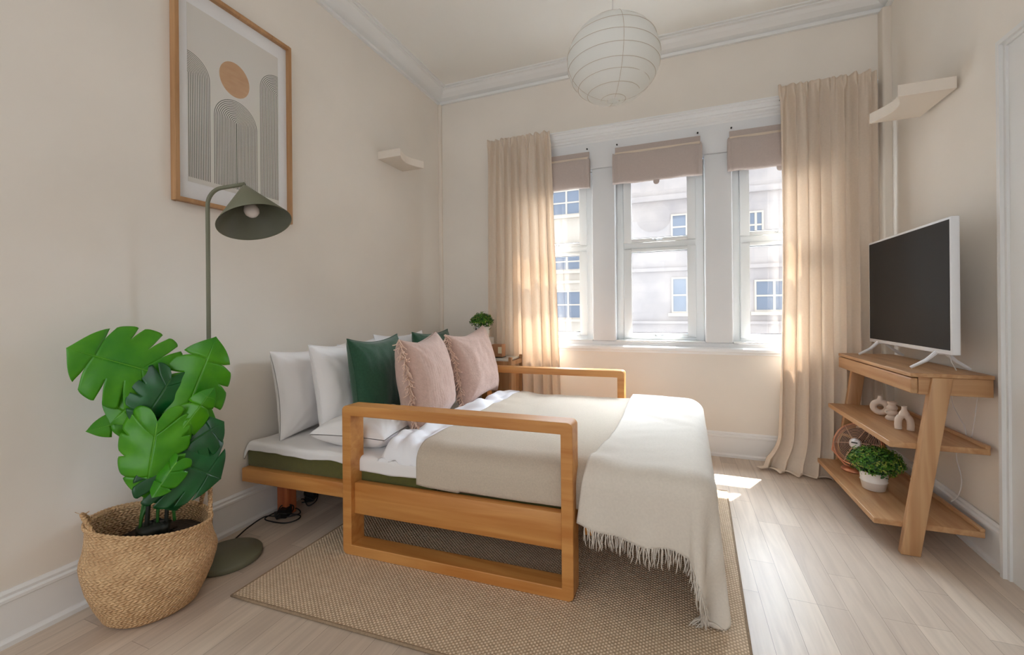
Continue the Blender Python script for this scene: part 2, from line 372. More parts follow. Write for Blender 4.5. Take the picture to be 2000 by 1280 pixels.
# cornice profile (distance from wall, height)
cp = [(0, 3.035), (.022, 3.035), (.024, 3.052), (.012, 3.056), (.014, 3.064), (.05, 3.075), (.085, 3.098), (.105, 3.118), (.125, 3.122), (.125, 3.130), (.145, 3.131), (.145, H), (0, H)]
w = MB(); w.prism([(L+d, z) for d, z in cp], 1, Y0, B); struct(w.build('trim_1', M['cornice']))
w = MB(); w.prism([(B-d, z) for d, z in cp], 0, L, R+.05); struct(w.build('trim_2', M['cornice']))
w = MB(); w.prism([(R-d, z) for d, z in cp], 1, 2.40, B); w.v = [(x+.05*(y-2.4)/(B-2.4), y, z) for x, y, z in w.v]; w.prism([(R-d, z) for d, z in cp], 1, Y0, 2.40); struct(w.build('trim_3', M['cornice']))
# skirting
bp_ = [(0, 0), (.024, 0), (.024, .016), (.015, .024), (.013, .028), (.013, .142), (.018, .146), (.018, .156), (.010, .162), (.012, .172), (.006, .182), (0, .182)]
struct(MB().prism([(L+d, z) for d, z in bp_], 1, Y0, B).build('baseboard_left', M['white']))
struct(MB().prism([(B-d, z) for d, z in bp_], 0, L, R+.05).build('baseboard_back', M['white']))
w = MB().prism([(R-d, z) for d, z in bp_], 1, 2.40, B); w.v = [(x+.05*(y-2.4)/(B-2.4), y, z) for x, y, z in w.v]; w.prism([(R-d, z) for d, z in bp_], 1, 2.312, 2.40); struct(w.build('baseboard_right', M['white']))
# boxed corner strip right, slim bead left
struct(MB().box(R+.002, R+.06, B-.07, B+.01, .18, 3.04).build('trim_4', M['plaster'], bevel=.012, seg=3))
struct(MB().box(L-.01, L+.03, B-.03, B+.01, .18, 3.04).build('trim_5', M['plaster'], bevel=.014, seg=3))
# white window surround with three openings
ops = [(-1.302, -.646), (-.458, .198), (.386, 1.042)]
OZ0, OZ1 = .838, 2.25
w = MB(); F0 = B-.012
w.box(SX0, SX1, F0, B+.22, SZ0, OZ0).box(SX0, SX1, F0, B+.22, OZ1, SZ1)
for a, b in ((SX0, ops[0][0]), (ops[0][1], ops[1][0]), (ops[1][1], ops[2][0]), (ops[2][1], SX1)): w.box(a, b, F0, B+.22, OZ0, OZ1)
struct(w.build('trim_6', M['surround'], bevel=.012, seg=3))
w = MB(); prof = [(0, .752), (.012, .752), (.016, .766), (.030, .768), (.040, .776), (.040, .795), (.030, .806), (0, .808)]
w.prism([(B-d, z) for d, z in prof], 0, SX0-.02, SX1+.01); struct(w.build('trim_7', M['white']))
prof = [(0, 2.462), (.014, 2.462), (.016, 2.476), (.022, 2.482), (.022, 2.494), (.034, 2.506), (.036, 2.518), (.044, 2.522), (.050, 2.548), (.058, 2.552), (.058, 2.564), (.066, 2.568), (.066, 2.576), (0, 2.576)]
w = MB(); w.prism([(B-d, z) for d, z in prof], 0, SX0-.02, SX1+.01); struct(w.build('trim_8', M['white']))
# windows
def window(n, x0, x1):
    fy0, fy1 = B+.075, B+.145
    f = MB(); z0, z1 = OZ0, OZ1; t = .055
    f.box(x0, x0+t, fy0, fy1, z0, z1).box(x1-t, x1, fy0, fy1, z0, z1).box(x0+t, x1-t, fy0, fy1, z0, z0+.035).box(x0+t, x1-t, fy0, fy1, z1-t, z1).box(x0+t, x1-t, fy0, fy1, 1.585, 1.635)
    wo = struct(f.build('window_%d' % n, M['upvc'], bevel=.006))
    for (a, b) in ((z0+.035, 1.585), (1.635, z1-t)):
        s = MB(); u0, u1 = x0+t+.001, x1-t-.001; k = .058; y0, y1 = fy0-.012, fy1-.02; kb = .03
        s.box(u0, u0+k, y0, y1, a, b).box(u1-k, u1, y0, y1, a, b).box(u0+k, u1-k, y0, y1, a, a+kb).box(u0+k, u1-k, y0, y1, b-kb, b)
        so = s.build('window_sash', M['upvc'], wo, bevel=.005)
        g = MB(); g.box(u0+k-.004, u1-k+.004, fy1-.032, fy1-.026, a+kb-.004, b-kb+.004); g.build('pane', M['glass'], so)
        gk = MB(); q = .004
        for bx in ((u0+k-.001, u0+k+q, a+kb, b-kb), (u1-k-q, u1-k+.001, a+kb, b-kb), (u0+k, u1-k, a+kb-.001, a+kb+q), (u0+k, u1-k, b-kb-q, b-kb+.001)):
            gk.box(bx[0], bx[1], fy0-.004, fy0+.001, bx[2], bx[3])
        gk.build('gasket', M['blindpin'], so)
        h = MB(); xm = (x0+x1)/2; h.box(xm-.035, xm+.03, y0-.010, y0, a+.004, a+.024).box(xm-.05, xm+.012, y0-.022, y0-.008, a+.010, a+.020).lathe([(0, 0), (.010, 0), (.010, .016), (0, .016)], (xm-.028, y0-.014, a+.006), 12)
        h.build('handle', M['chrome'], so, bevel=.002)
    sl = MB(); sl.box(x0, x1, B-.01, fy0, OZ0-.002, OZ0+.010); sl.build('window_sill', M['white'], wo, bevel=.004)
    return wo
for i, (a, b) in enumerate(ops): window(i+1, a, b)
# door on the right
w = MB(); JX = R
pr = [(0, 0), (.034, 0), (.038, .006), (.038, .016), (.024, .022), (.022, .034), (.016, .038), (.016, .115), (0, .115)]
def jamb(y0, y1, out):      # flat board, raised outer band and thin beads
    w.box(R-.016, R-.0005, y0, y1, 0, 2.165)
    a, b = (y1-.018, y1) if out > 0 else (y0, y0+.018)
    w.box(R-.038, R-.016, a, b, 0, 2.165)
    a, b = (y1-.032, y1-.018) if out > 0 else (y0+.018, y0+.032)
    w.box(R-.025, R-.016, a, b, 0, 2.150)
jamb(2.200, 2.312, 1); jamb(1.285, 1.400, -1)
w.box(R-.016, R-.0005, 1.400, 2.200, 2.05, 2.165).box(R-.0375, R-.0165, 1.303, 2.294, 2.147, 2.165).box(R-.0245, R-.0165, 1.317, 2.280, 2.133, 2.147)
w.box(R+.0005, R+.2, 2.20, 2.2995, 0, 2.0995).box(R+.0005, R+.2, 1.3005, 1.40, 0, 2.0995).box(R+.0005, R+.2, 1.40, 2.20, 2.04, 2.0995)
d1 = struct(w.build('door_1', M['door']))
MB().box(R+.03, R+.07, 1.40, 2.20, .005, 2.05).build('door_leaf', M['door'], d1, bevel=.002)

# ------------------------------------------------------------------ buildings across the street
YB = 14.0
def far_window(parent, x0, x1, z0, z1, y, nx=2, nz=2, blue=True):
    f = MB(); t = .05
    f.box(x0, x0+t, y-.05, y+.05, z0, z1).box(x1-t, x1, y-.05, y+.05, z0, z1).box(x0+t, x1-t, y-.05, y+.05, z0, z0+t).box(x0+t, x1-t, y-.05, y+.05, z1-t, z1)
    for i in range(1, nx): xx = x0+(x1-x0)*i/nx; f.box(xx-.03, xx+.03, y-.044, y+.04, z0+t, z1-t)
    for i in range(1, nz): zz = z0+(z1-z0)*i/nz; f.box(x0+t, x1-t, y-.038, y+.03, zz-.025, zz+.025)
    f.box(x0-.1, x1+.1, y-.12, y, z0-.1, z0-.001)
    fo = f.build('window', M['cream_stone'], parent)
    MB().box(x0+.02, x1-.02, y-.02, y, z0+.02, z1-.02).build('pane', M['bluepane'], fo)
bs = thing('building', 'pale stone building across the street behind the middle and right windows', 'building', (0, 0, 0))
w = MB(); w.box(-1.35, 7.5, YB, YB+3, -6, 7.4)
w.box(-1.4, 7.5, YB-.12, YB, 4.45, 4.62).box(-1.4, 7.5, YB-.08, YB, 2.25, 2.36).box(-1.4, 7.5, YB-.1, YB, .62, .70)
w.build('wall', M['stone'], bs)
for (x0, x1, z0, z1) in ((-.15, .75, 3.2, 4.0), (-.15, .75, .95, 2.05), (1.95, 2.35, 3.1, 3.9), (2.1, 3.1, .98, 1.9), (4.2, 5.0, 1, 1.9), (4.2, 5.0, 3.1, 4.0)):
    far_window(bs, x0, x1, z0, z1, YB, 2, 2)
bl = thing('building', 'cream rendered building with grid windows seen through the left window', 'building', (0, 0, 0))
w = MB(); w.box(-9, -1.36, YB+.6, YB+3.6, -6, 7.4).box(-9, -1.36, YB+.45, YB+.6, 3.3, 3.42).box(-9, -1.36, YB+.45, YB+.6, 2.0, 2.1)
w.build('wall', M['cream_stone'], bl)
for (x0, x1, z0, z1) in ((-4.6, -3.1, 4.4, 5.3), (-4.6, -3.1, 2.45, 3.1), (-4.5, -3.1, .75, 1.75), (-7.4, -6.0, 4.4, 5.3), (-7.4, -6.0, .75, 1.75)):
    far_window(bl, x0, x1, z0, z1, YB+.6, 3, 2)

# ------------------------------------------------------------------ rug
RQ = [Vector((-1.608, 1.119, 0)), Vector((.195, 1.203, 0)), Vector((.268, 2.80, 0)), Vector((-1.59, 2.80, 0))]
def rugpt(a, b, z=0): p = RQ[0].lerp(RQ[1], a).lerp(RQ[3].lerp(RQ[2], a), b); return (p.x, p.y, z)
w = MB(); fs = [(0, 1, 2, 3)]
w.add([rugpt(0, 0, .001), rugpt(1, 0, .001), rugpt(1, 1, .001), rugpt(0, 1, .001), rugpt(0, 0, .009), rugpt(1, 0, .009), rugpt(1, 1, .009), rugpt(0, 1, .009)],
      [(3, 2, 1, 0), (4, 5, 6, 7), (0, 1, 5, 4), (1, 2, 6, 5), (2, 3, 7, 6), (3, 0, 4, 7)])
rug = tag(w.build('rug', M['rug'], bevel=.003), 'beige flatwoven rug lying under the sofa bed', 'rug')
w = MB(); pts = []
for (a0, b0), (a1, b1) in (((0, 0), (1, 0)), ((1, 0), (1, 1)), ((1, 1), (0, 1)), ((0, 1), (0, 0))):
    pts += [rugpt(a0+(a1-a0)*k/20, b0+(b1-b0)*k/20, .006) for k in range(20)]
w.tube(pts, .0055, 8, closed=True); w.build('binding', M['rugedge'], rug)

# ------------------------------------------------------------------ sofa bed (u along the bed, v away from the viewer)
E1 = Vector((math.cos(math.radians(2.6)), math.sin(math.radians(2.6)), 0)); E2 = Vector((.02, 1, 0)); O = Vector((-1.409, 1.489, 0))
Z0 = .009
def bw(u, v, z=0): return O+E1*u+E2*v+Vector((0, 0, z))
def bwm(mb):       # bed space -> world space
    mb.v = [tuple(bw(*p)) for p in mb.v]; return mb
bed = thing('sofa_bed', 'wooden futon sofa bed with rectangular armrest loops and an olive green mattress', 'bed', (0, 0, 0))
def loop(v0, v1, u0, u1, z0, z1, t, rad=.022):
    # rounded rectangular loop of square section with mitred corners, one continuous mesh
    def ring(u0, u1, z0, z1, r, k=6):
        out = []
        for cxx, cz, a0 in ((u1-r, z1-r, 0), (u0+r, z1-r, 90), (u0+r, z0+r, 180), (u1-r, z0+r, 270)):
            for i in range(k+1):
                a = math.radians(a0+90*i/k); out.append((cxx+r*math.cos(a), cz+r*math.sin(a)))
        return out
    A = ring(u0, u1, z0, z1, rad); Bn = ring(u0+t, u1-t, z0+t, z1-t, .002); n = len(A)
    mb = MB(); vs = [(x, v0, z) for x, z in A]+[(x, v0, z) for x, z in Bn]+[(x, v1, z) for x, z in A]+[(x, v1, z) for x, z in Bn]
    fs = []
    for i in range(n):
        j = (i+1) % n
        fs += [(i, j, n+j, n+i), (2*n+i, 3*n+i, 3*n+j, 2*n+j), (i, 2*n+i, 2*n+j, j), (n+i, n+j, 3*n+j, 3*n+i)]
    return mb.add(vs, fs)
for (v0, v1) in ((0, .085), (1.40, 1.485)):
    fr = bwm(loop(v0, v1, 0, 1.045, Z0, .675, .045)).build('armrest_frame', M['bwx'], bed, bevel=.003)
    for (u0, u1) in ((.001, .044), (1.001, 1.044)):
        pass
    vb = (.022, .06) if v0 == 0 else (1.42, 1.46)
    bwm(MB().box(.045, 1.0, vb[0], vb[1], .185, .325)).build('side_board', M['bwx'], bed, bevel=.004)
bwm(MB().box(-.660, -.001, .035, .08, .238, .308)).build('side_rail', M['bwx'], bed, bevel=.006)
bwm(MB().box(-.66, -.001, 1.40, 1.445, .238, .308)).build('side_rail', M['bwx'], bed, bevel=.006)
bwm(MB().box(-.60, -.55, .081, 1.399, .238, .300)).build('cross_rail', M['bwy'], bed, bevel=.004)
bwm(MB().box(1.06, 1.10, .10, 1.38, .215, .30)).build('cross_rail', M['bwy'], bed, bevel=.004)
bwm(MB().box(1.40, 1.44, .16, 1.30, .215, .30)).build('cross_rail', M['bwy'], bed, bevel=.004)
for v in (.20, 1.22): bwm(MB().box(-.62, -.555, v, v+.065, 0.0005, .245)).build('leg', M['bleg'], bed, bevel=.004)
# slats
for k in range(13):
    u = -.58+k*.155
    bwm(MB().box(u, u+.06, .12, 1.34, .290, .300)).build('slat', M['bwy'], bed, bevel=.002)
# mattress, two cushions
def cushion_box(u0, u1, v0, v1, z0, z1, r=.025):
    w = MB().box(u0, u1, v0, v1, z0, z1); return bwm(w)
cushion_box(-.668, .42, .070, 1.375, .301, .412).build('mattress', M['green_m'], bed, bevel=.014, seg=4)
cushion_box(.424, 1.44, .078, 1.375, .301, .405).build('mattress', M['green_m'], bed, bevel=.014, seg=4)

# cloth draped over the bed box: p along bed length (foot end drops), q across
def nz(x, y, z=0, s=1): return noise.noise(Vector((x*s, y*s, z)))
def drape(U1, V0, V1, zt, r, p, q, fold=0.0, nf=4, U0=None):
    dp = max(0, p-(U1-r)); dn = max(0, (V0+r)-q); df = max(0, q-(V1-r))
    dq = dn if dn > 0 else -df
    s = math.hypot(dp, dq)
    u = min(p, U1-r); v = max(V0+r, min(q, V1-r)); z = zt
    if s > 0:
        ph = math.atan2(dp, abs(dq)); sg = -1 if dn > 0 else 1
        if s < r*PI/2: out, down = r*math.sin(s/r), r*(1-math.cos(s/r))
        else:
            out, down = r, r+(s-r*PI/2)
            if dp > 0 and abs(dq) > 0:
                out += fold*(down-r)*math.sin(ph*2*nf)**1*1.0
        u += out*math.sin(ph); v += sg*out*math.cos(ph); z -= down
    return u, v, z
# bottom sheet over the head half of the mattress
def sheet_fn(a, b):
    p = -.672+a*1.08; q = .02+b*1.38
    hem = .022+.014*nz(p*5, 1, 3)+.008*math.sin(p*9)+.03*sm(-.72, .2, p)
    V0 = .060; zt = .430+.006*nz(p*4, q*4, 1)+.004*nz(p*13, q*13, 2)
    t = (q-.02)
    if b < .12:
        s = (1-b/.12)*(hem+.02)
        if s < .03: out, down = .019*math.sin(min(1, s/.03)*PI/2), .019*(1-math.cos(min(1, s/.03)*PI/2))
        else: out, down = .019, .019+s-.03
        v = V0+.019-out-.003*math.sin(p*34+s*20)*down*12; z = zt-down
    else: v = V0+.019+(b-.12)/.88*(1.37-.1); z = zt
    if a < .03: z -= .05*(1-a/.03)**2
    return bw(p+(0.003 if a > 0 else 0), v, z)
sheet = MB().grid(150, 90, sheet_fn).build('bed_sheet', M['sheet'], None, solid=.004)
tag(sheet, 'white fitted sheet hanging over the edge of the olive mattress by the wall', 'sheet')
# duvet (thick, rumpled head end)
def duvet_fn(a, b):
    head = .07+.10*b+.03*math.sin(b*9+.6)+.02*math.sin(b*23)
    p = head+a*(1.98-head); q = -.10+b*1.72
    V0 = .064-.02*sm(1.04, 1.2, p); V1 = 1.385+.05*sm(1.07, 1.2, p)
    puff = .018+.024*math.sin(min(1, a/.05)*PI/2)+.02*math.exp(-((p-.25)/.11)**2)
    zt = .452+puff+.010*nz(p*3, q*3, 5)+.006*nz(p*9+q*5, q*11, 7)*(1-.6*sm(.4, .8, p))
    hn = .045*sm(.5, .1, p)
    q2 = max(q, hn+(-.02))
    u, v, z = drape(1.51, V0, V1, zt, .085, p, q2, .15, 3)
    wr = (1-sm(.25, .60, p)); edge = sm(.45, .05, b)
    z += wr*(.011*math.sin(p*40+q*20+5*nz(p*4, q*4, 9))+.020*nz(p*13, q*13, 4))
    if z < .36 and u < 1.05 and v < .5: z = .36+(z-.36)*.2
    if p < .42 and z < .40 and v < .5: z = .40+(z-.40)*.15+.004*nz(p*20, 0, 3); v = max(v, .066)
    if z < .36 and u < 1.1 and v > 1.2: z = .36+(z-.36)*.35
    if a < .03:
        z -= .05*(1-a/.03)**1.5
        if b < .5: z = max(z, .408)
    return bw(u, v, max(z, .05))
duvet = MB().grid(190, 120, duvet_fn).build('duvet', M['duvet'], None, solid=.008)
tag(duvet, 'rumpled white duvet spread over the foot half of the sofa bed', 'duvet')
# taupe blanket on top of the duvet
def taupe_fn(a, b):
    p = .345+a*.86; q = -.085+b*1.66
    V0 = .055-.02*sm(1.05, 1.2, p); V1 = 1.40+.04*sm(1.07, 1.2, p)
    zt = .506+.010*nz(p*3, q*3, 5)+.004*nz(p*11, q*5, 3)+.014*math.exp(-((p-.36)/.10)**2)
    u, v, z = drape(3, V0, V1, zt, .09, p, q)
    if p < .5: z += .01*nz(p*9, q*9, 4)*(1-sm(.35, .5, p))
    if z < .33 and u < 1.05: z = .33+(z-.33)*.05; v = max(v, .068) if v < .5 else v
    return bw(u, v, z)
tb = MB().grid(110, 130, taupe_fn).build('blanket', M['taupe'], None, solid=.006)
tag(tb, 'taupe woven blanket tucked behind the near armrest over the duvet', 'blanket')
# cream throw with fringe over the foot
def cream_pt(p, q, lift=0):
    V0 = .026-.03*sm(1.1, 1.5, p); V1 = 1.47
    zt = .520+.012*nz(p*3, q*3, 5)+.005*nz(p*8-q*6, q*9, 8)+.006*math.sin((p*.8+q)*34+4*nz(p*3, q*3, 6))*max(0, nz(p*2.5, q*2.5, 11))*2+lift
    u, v, z = drape(1.535, V0, V1, zt, .090, p, q, .10, 3)
    dn = max(0, .505-z)
    rip = .012*(1+math.sin(p*30+2*nz(p*4, q*4, 2)))*sm(.08, .3, dn)*(1 if q < .3 else .3)
    v -= rip
    if u > 1.45 and v > .3: u += .010*math.sin(q*16)*sm(.05, .3, dn)
    if z < .016:
        ov = .016-z; z = .014+.02*abs(math.sin(ov*55)); u -= ov*.05; v -= ov*.25
    return bw(u, v, z)
def cream_hem(p): return -.165-.05*sm(1.1, 1.4, p)-.10*sm(1.34, 1.62, p)+.05*sm(1.7, 1.95, p)+.010*math.sin(p*14)
def cream_fn(a, b):
    skew = .10*(b-.25)
    p0 = 1.075+skew*.9+.03*math.sin(b*5); p1 = 1.945+.02*math.sin(b*8)-.12*sm(.5, 1.0, b)
    p = p0+a*(p1-p0); q0 = cream_hem(p); q = q0+b*(1.63-q0)
    return cream_pt(p, q)
ct = MB().grid(120, 160, cream_fn).build('throw_blanket', M['cream'], None, solid=.005)
tag(ct, 'cream throw with fringed hem draped over the foot corner of the bed', 'blanket')
w = MB(); rnd = random.Random(3)
def strand(p, d, ln, r=.0016):
    pts = [p.copy()]; v = Vector(d).normalized()
    for k in range(6):
        v = (v+Vector((rnd.uniform(-.28, .28), rnd.uniform(-.28, .28), -.35))).normalized(); q = pts[-1]+v*ln/6
        if q.z < .012: q.z = .012+rnd.uniform(0, .003)
        pts.append(q)
    w.tube(pts, [r*1.3, r*1.2, r*1.1, r, r, r, r*.6], 5)
for k in range(150):
    a = k/149; p = 1.085+a*.845; q = cream_hem(p); e = cream_pt(p, q+.004); i = cream_pt(p, q+.03)
    d = (e-i).normalized()
    for j in range(1 if k % 3 else 2): strand(e+Vector((rnd.uniform(-.003, .003), rnd.uniform(-.003, .003), 0)), d, rnd.uniform(.045, .075))
fr = w.build('fringe', M['cream'], ct); fr['kind'] = 'stuff'

# ------------------------------------------------------------------ pillows
def pillow(name, label, mat_, c, wdt, hgt, thick, yaw=0, lean=10, roll=0, piping=False, fringe=None, rib=0, pinch=.10, group=None, seed=0, flange=0, cat='pillow'):
    # local: x thickness, y width, z height; front face looks to +x
    def S(a, b, side):
        x, y = 2*a-1, 2*b-1
        ed = max(0, (1-abs(x)**2.6))*max(0, (1-abs(y)**2.6))
        th = thick/2*ed**.46
        yy = x*wdt/2*(1-pinch*(1-y*y)*abs(x)**3)
        zz = y*hgt/2*(1-pinch*1.15*(1-x*x)*abs(y)**3)
        th += side*0
        ca = math.atan2(1-abs(y), 1-abs(x)+1e-6); wr = .014*nz(x*1.8+seed, y*1.8, side+seed)+.006*nz(x*5+seed, y*3.4, side+2+seed)+.006*math.sin(ca*14+seed+3*nz(x*2, y*2, seed))*sm(1.1, .2, math.hypot(1-abs(x), 1-abs(y)))
        th2 = max(.0015, th+wr*ed)
        # sag: bottom fuller than top
        th2 *= 1+.18*(-y)*ed
        rb = 0
        if rib: rb = .0011*math.sin(x*wdt/2*rib)*ed
        # corner creases
        cr = .004*math.sin((abs(x)-abs(y))*16)*sm(.5, 1, abs(x))*sm(.5, 1, abs(y))*ed**.2
        return Vector((side*(th2+rb+cr), yy, zz))
    w = MB(); n = 60 if not rib else 90
    w.grid(n, n, lambda a, b: S(a, b, 1)); w.grid(n, n, lambda a, b: S(a, b, -1))
    Mx = Matrix.Translation(c) @ Matrix.Rotation(math.radians(yaw), 4, 'Z') @ Matrix.Rotation(math.radians(-lean), 4, 'Y') @ Matrix.Rotation(math.radians(roll), 4, 'X')
    w.v = [tuple(Mx @ Vector(v)) for v in w.v]
    o = w.build(name, mat_, None)
    tag(o, label, cat, group)
    if piping or flange:
        q = MB(); pts = []
        for k in range(40): pts.append(Mx @ S(k/40, 0, 1))
        for k in range(40): pts.append(Mx @ S(1, k/40, 1))
        for k in range(40): pts.append(Mx @ S(1-k/40, 1, 1))
        for k in range(40): pts.append(Mx @ S(0, 1-k/40, 1))
        q.tube(pts, .0035, 6, closed=True); q.build('piping', mat_, o)
    if fringe:
        q = MB(); rr = random.Random(seed+5)
        for sd in fringe:
            for k in range(95):
                t = (k+.5)/95
                base = Mx @ S(0 if sd == 'l' else 1, t, 1); dr = Mx.to_3x3() @ Vector((.25, -1 if sd == 'l' else 1, -.35))
                pts = [base]; v = dr.normalized()
                for j in range(5):
                    v = (v+Vector((rr.uniform(-.5, .7), rr.uniform(-.5, .5), rr.uniform(-.7, .4)))).normalized(); pts.append(pts[-1]+v*.011)
                q.tube(pts, .0028, 5)
        f = q.build('fringe', M['pfringe'], o); f['kind'] = 'stuff'
    return o
pillow('pillow', 'white pillow leaning on the wall nearest the bed corner', M['sheet'], (-1.965, 1.88, .660), .58, .47, .16, yaw=3, lean=8, seed=1, pinch=.09)
pillow('pillow', 'pale white pillow against the wall, half hidden between the two foremost white pillows', M['duvet'], (-1.975, 2.36, .66), .56, .46, .14, yaw=0, lean=7, seed=2, pinch=.08)
pillow('pillow', 'white pillow with stitched border standing behind the green cushion', M['sheet'], (-1.785, 1.965, .675), .58, .50, .17, yaw=4, lean=9, seed=3, piping=True, pinch=.10)
pillow('pillow', 'white pillow glimpsed between the two green cushions', M['duvet'], (-1.80, 2.50, .70), .56, .50, .12, lean=8, seed=4)
pillow('cushion', 'dark green linen cushion with piping, nearer of the two green ones', M['pgreen'], (-1.600, 1.985, .715), .47, .48, .18, yaw=4, lean=8, seed=5, piping=True, cat='cushion', pinch=.12)
pillow('cushion', 'dark green cushion whose top shows behind the ribbed pink cushion', M['pgreen'], (-1.58, 2.56, .73), .46, .46, .14, yaw=0, lean=9, seed=6, piping=True, cat='cushion')
pillow('cushion', 'dusty pink ribbed cushion with fringe behind the near armrest', M['ppink'], (-1.325, 2.045, .715), .47, .50, .25, yaw=8, lean=9, roll=2, seed=7, rib=330, fringe='l', cat='cushion', pinch=.15)
pillow('cushion', 'pale pink smooth cushion with fringe farthest from the near armrest', M['ppink'], (-1.30, 2.59, .725), .50, .50, .22, yaw=-4, lean=11, roll=5, seed=8, fringe='l', cat='cushion', pinch=.16)
pl = pillow('pillow', 'small white pillow lying flat beneath the near armrest', M['sheet'], (0, 0, 0), .44, .42, .17, seed=9, lean=0, pinch=.08)
pl.matrix_world = Matrix.Translation((-1.50, 1.80, .497)) @ Matrix.Rotation(math.radians(6), 4, 'Z') @ Matrix.Rotation(math.radians(-90), 4, 'Y')

# ------------------------------------------------------------------ seagrass basket and monstera
BX, BY = -1.842, .985
def slump(mb):      # the soft basket sags toward the lamp
    mb.v = [(x, y, z*(.93-.10*(x*.47+y*.88)/.18)) for x, y, z in mb.v]; return mb
bk = thing('basket', 'round seagrass belly basket with rope handles holding the monstera', 'basket', (BX, BY, 0))
prof = [(0, .004), (.08, .002), (.125, .004), (.142, .018), (.165, .07), (.185, .13), (.196, .185), (.199, .215), (.196, .235), (.188, .262), (.182, .30), (.180, .335), (.183, .352), (.178, .358), (.170, .350), (.170, .30), (.178, .25), (.185, .21), (.17, .12), (.13, .03), (0, .02)]
def bfn(r, z, a): return r*(1+.015*math.sin(3*a+1)+.010*math.sin(5*a+z*12))
pp = []
for i in range(len(prof)-1):
    (r0, z0), (r1, z1) = prof[i], prof[i+1]; k = max(1, int(math.hypot(r1-r0, z1-z0)/.006))
    pp += [(r0+(r1-r0)*j/k, z0+(z1-z0)*j/k) for j in range(k)]
pp.append(prof[-1])
slump(MB().lathe(pp, n=200, fn=bfn)).build('basket_body', M['basket'], bk)
w = MB()
for k in range(2):
    w.tube([(bfn(.181, .352, a)*math.cos(a), bfn(.181, .352, a)*math.sin(a), .353+.004*math.sin(a*38+k*PI)) for a in [2*PI*i/260 for i in range(260)]], .0048, 8, closed=True)
slump(w).build('rim_braid', M['basket'], bk)
def rope_handle(ang, tip, spread=.33):
    w = MB(); a0, a1 = ang-spread, ang+spread
    P0 = Vector((.176*math.cos(a0), .176*math.sin(a0), .33)); P3 = Vector((.176*math.cos(a1), .176*math.sin(a1), .33)); T = Vector(tip)
    ctr = []
    for i in range(41):
        t = i/40; c1, c2 = P0.lerp(T, .95), P3.lerp(T, .95)
        c1 = c1+(T-P0.lerp(P3, .5))*.35; c2 = c2+(T-P0.lerp(P3, .5))*.35
        ctr.append(P0*(1-t)**3+c1*3*t*(1-t)**2+c2*3*t*t*(1-t)+P3*t**3)
    for k in range(3):
        pts = []
        for i, c in enumerate(ctr):
            d = (ctr[min(40, i+1)]-ctr[max(0, i-1)]).normalized(); o = d.orthogonal().normalized(); b = d.cross(o); ph = i*.75+k*2*PI/3
            pts.append(c+(o*math.cos(ph)+b*math.sin(ph))*.004)
        w.tube(pts, .0042, 6)
    for k in range(10):
        r2 = random.Random(k); e = P0 if k % 2 else ctr[20]
        w.tube([e, e+Vector((r2.uniform(-.02, .02), r2.uniform(-.02, .02), r2.uniform(0, .03)))], .0009, 4)
    return slump(w).build('handle', M['basket'], bk)
rope_handle(math.radians(250), (-.072, -.172, .392), .50)
rope_handle(math.radians(72), (.060, .165, .505), .42)

pot = thing('monstera_plant', 'artificial monstera plant with large split green leaves in the basket', 'plant', (BX, BY, 0))
w = MB(); w.lathe([(0, .252), (.06, .254), (.12, .250), (.160, .242), (.163, .232), (0, .23)], n=60, fn=lambda r, z, a: r+.004*math.sin(a*7)); w.build('soil', M['soil'], pot)
w = MB(); w.lathe([(.0, .262), (.045, .262), (.05, .29), (.05, .30), (.035, .31), (0, .312)], n=24, fn=lambda r, z, a: r+.006*math.sin(a*5+z*90)); w.build('moss_clump', M['stemd'], pot)
hE = [(0, 0.0, .0), (.05, .13, -.16), (.16, .36, -.20), (.30, .52, -.04), (.45, .575, .20), (.60, .55, .45), (.75, .45, .68), (.88, .27, .86), (1.0, 0.0, 1.0)]
def hm(t):
    for i in range(len(hE)-1):
        if t <= hE[i+1][0]:
            a, b = hE[i], hE[i+1]; k = (t-a[0])/(b[0]-a[0]); p0 = hE[max(0, i-1)]; p3 = hE[min(len(hE)-1, i+2)]
            def cr(j): return .5*((2*a[j])+(-p0[j]+b[j])*k+(2*p0[j]-5*a[j]+4*b[j]-p3[j])*k*k+(-p0[j]+3*a[j]-3*b[j]+p3[j])*k**3)
            return cr(1), cr(2)
    return 0, 1
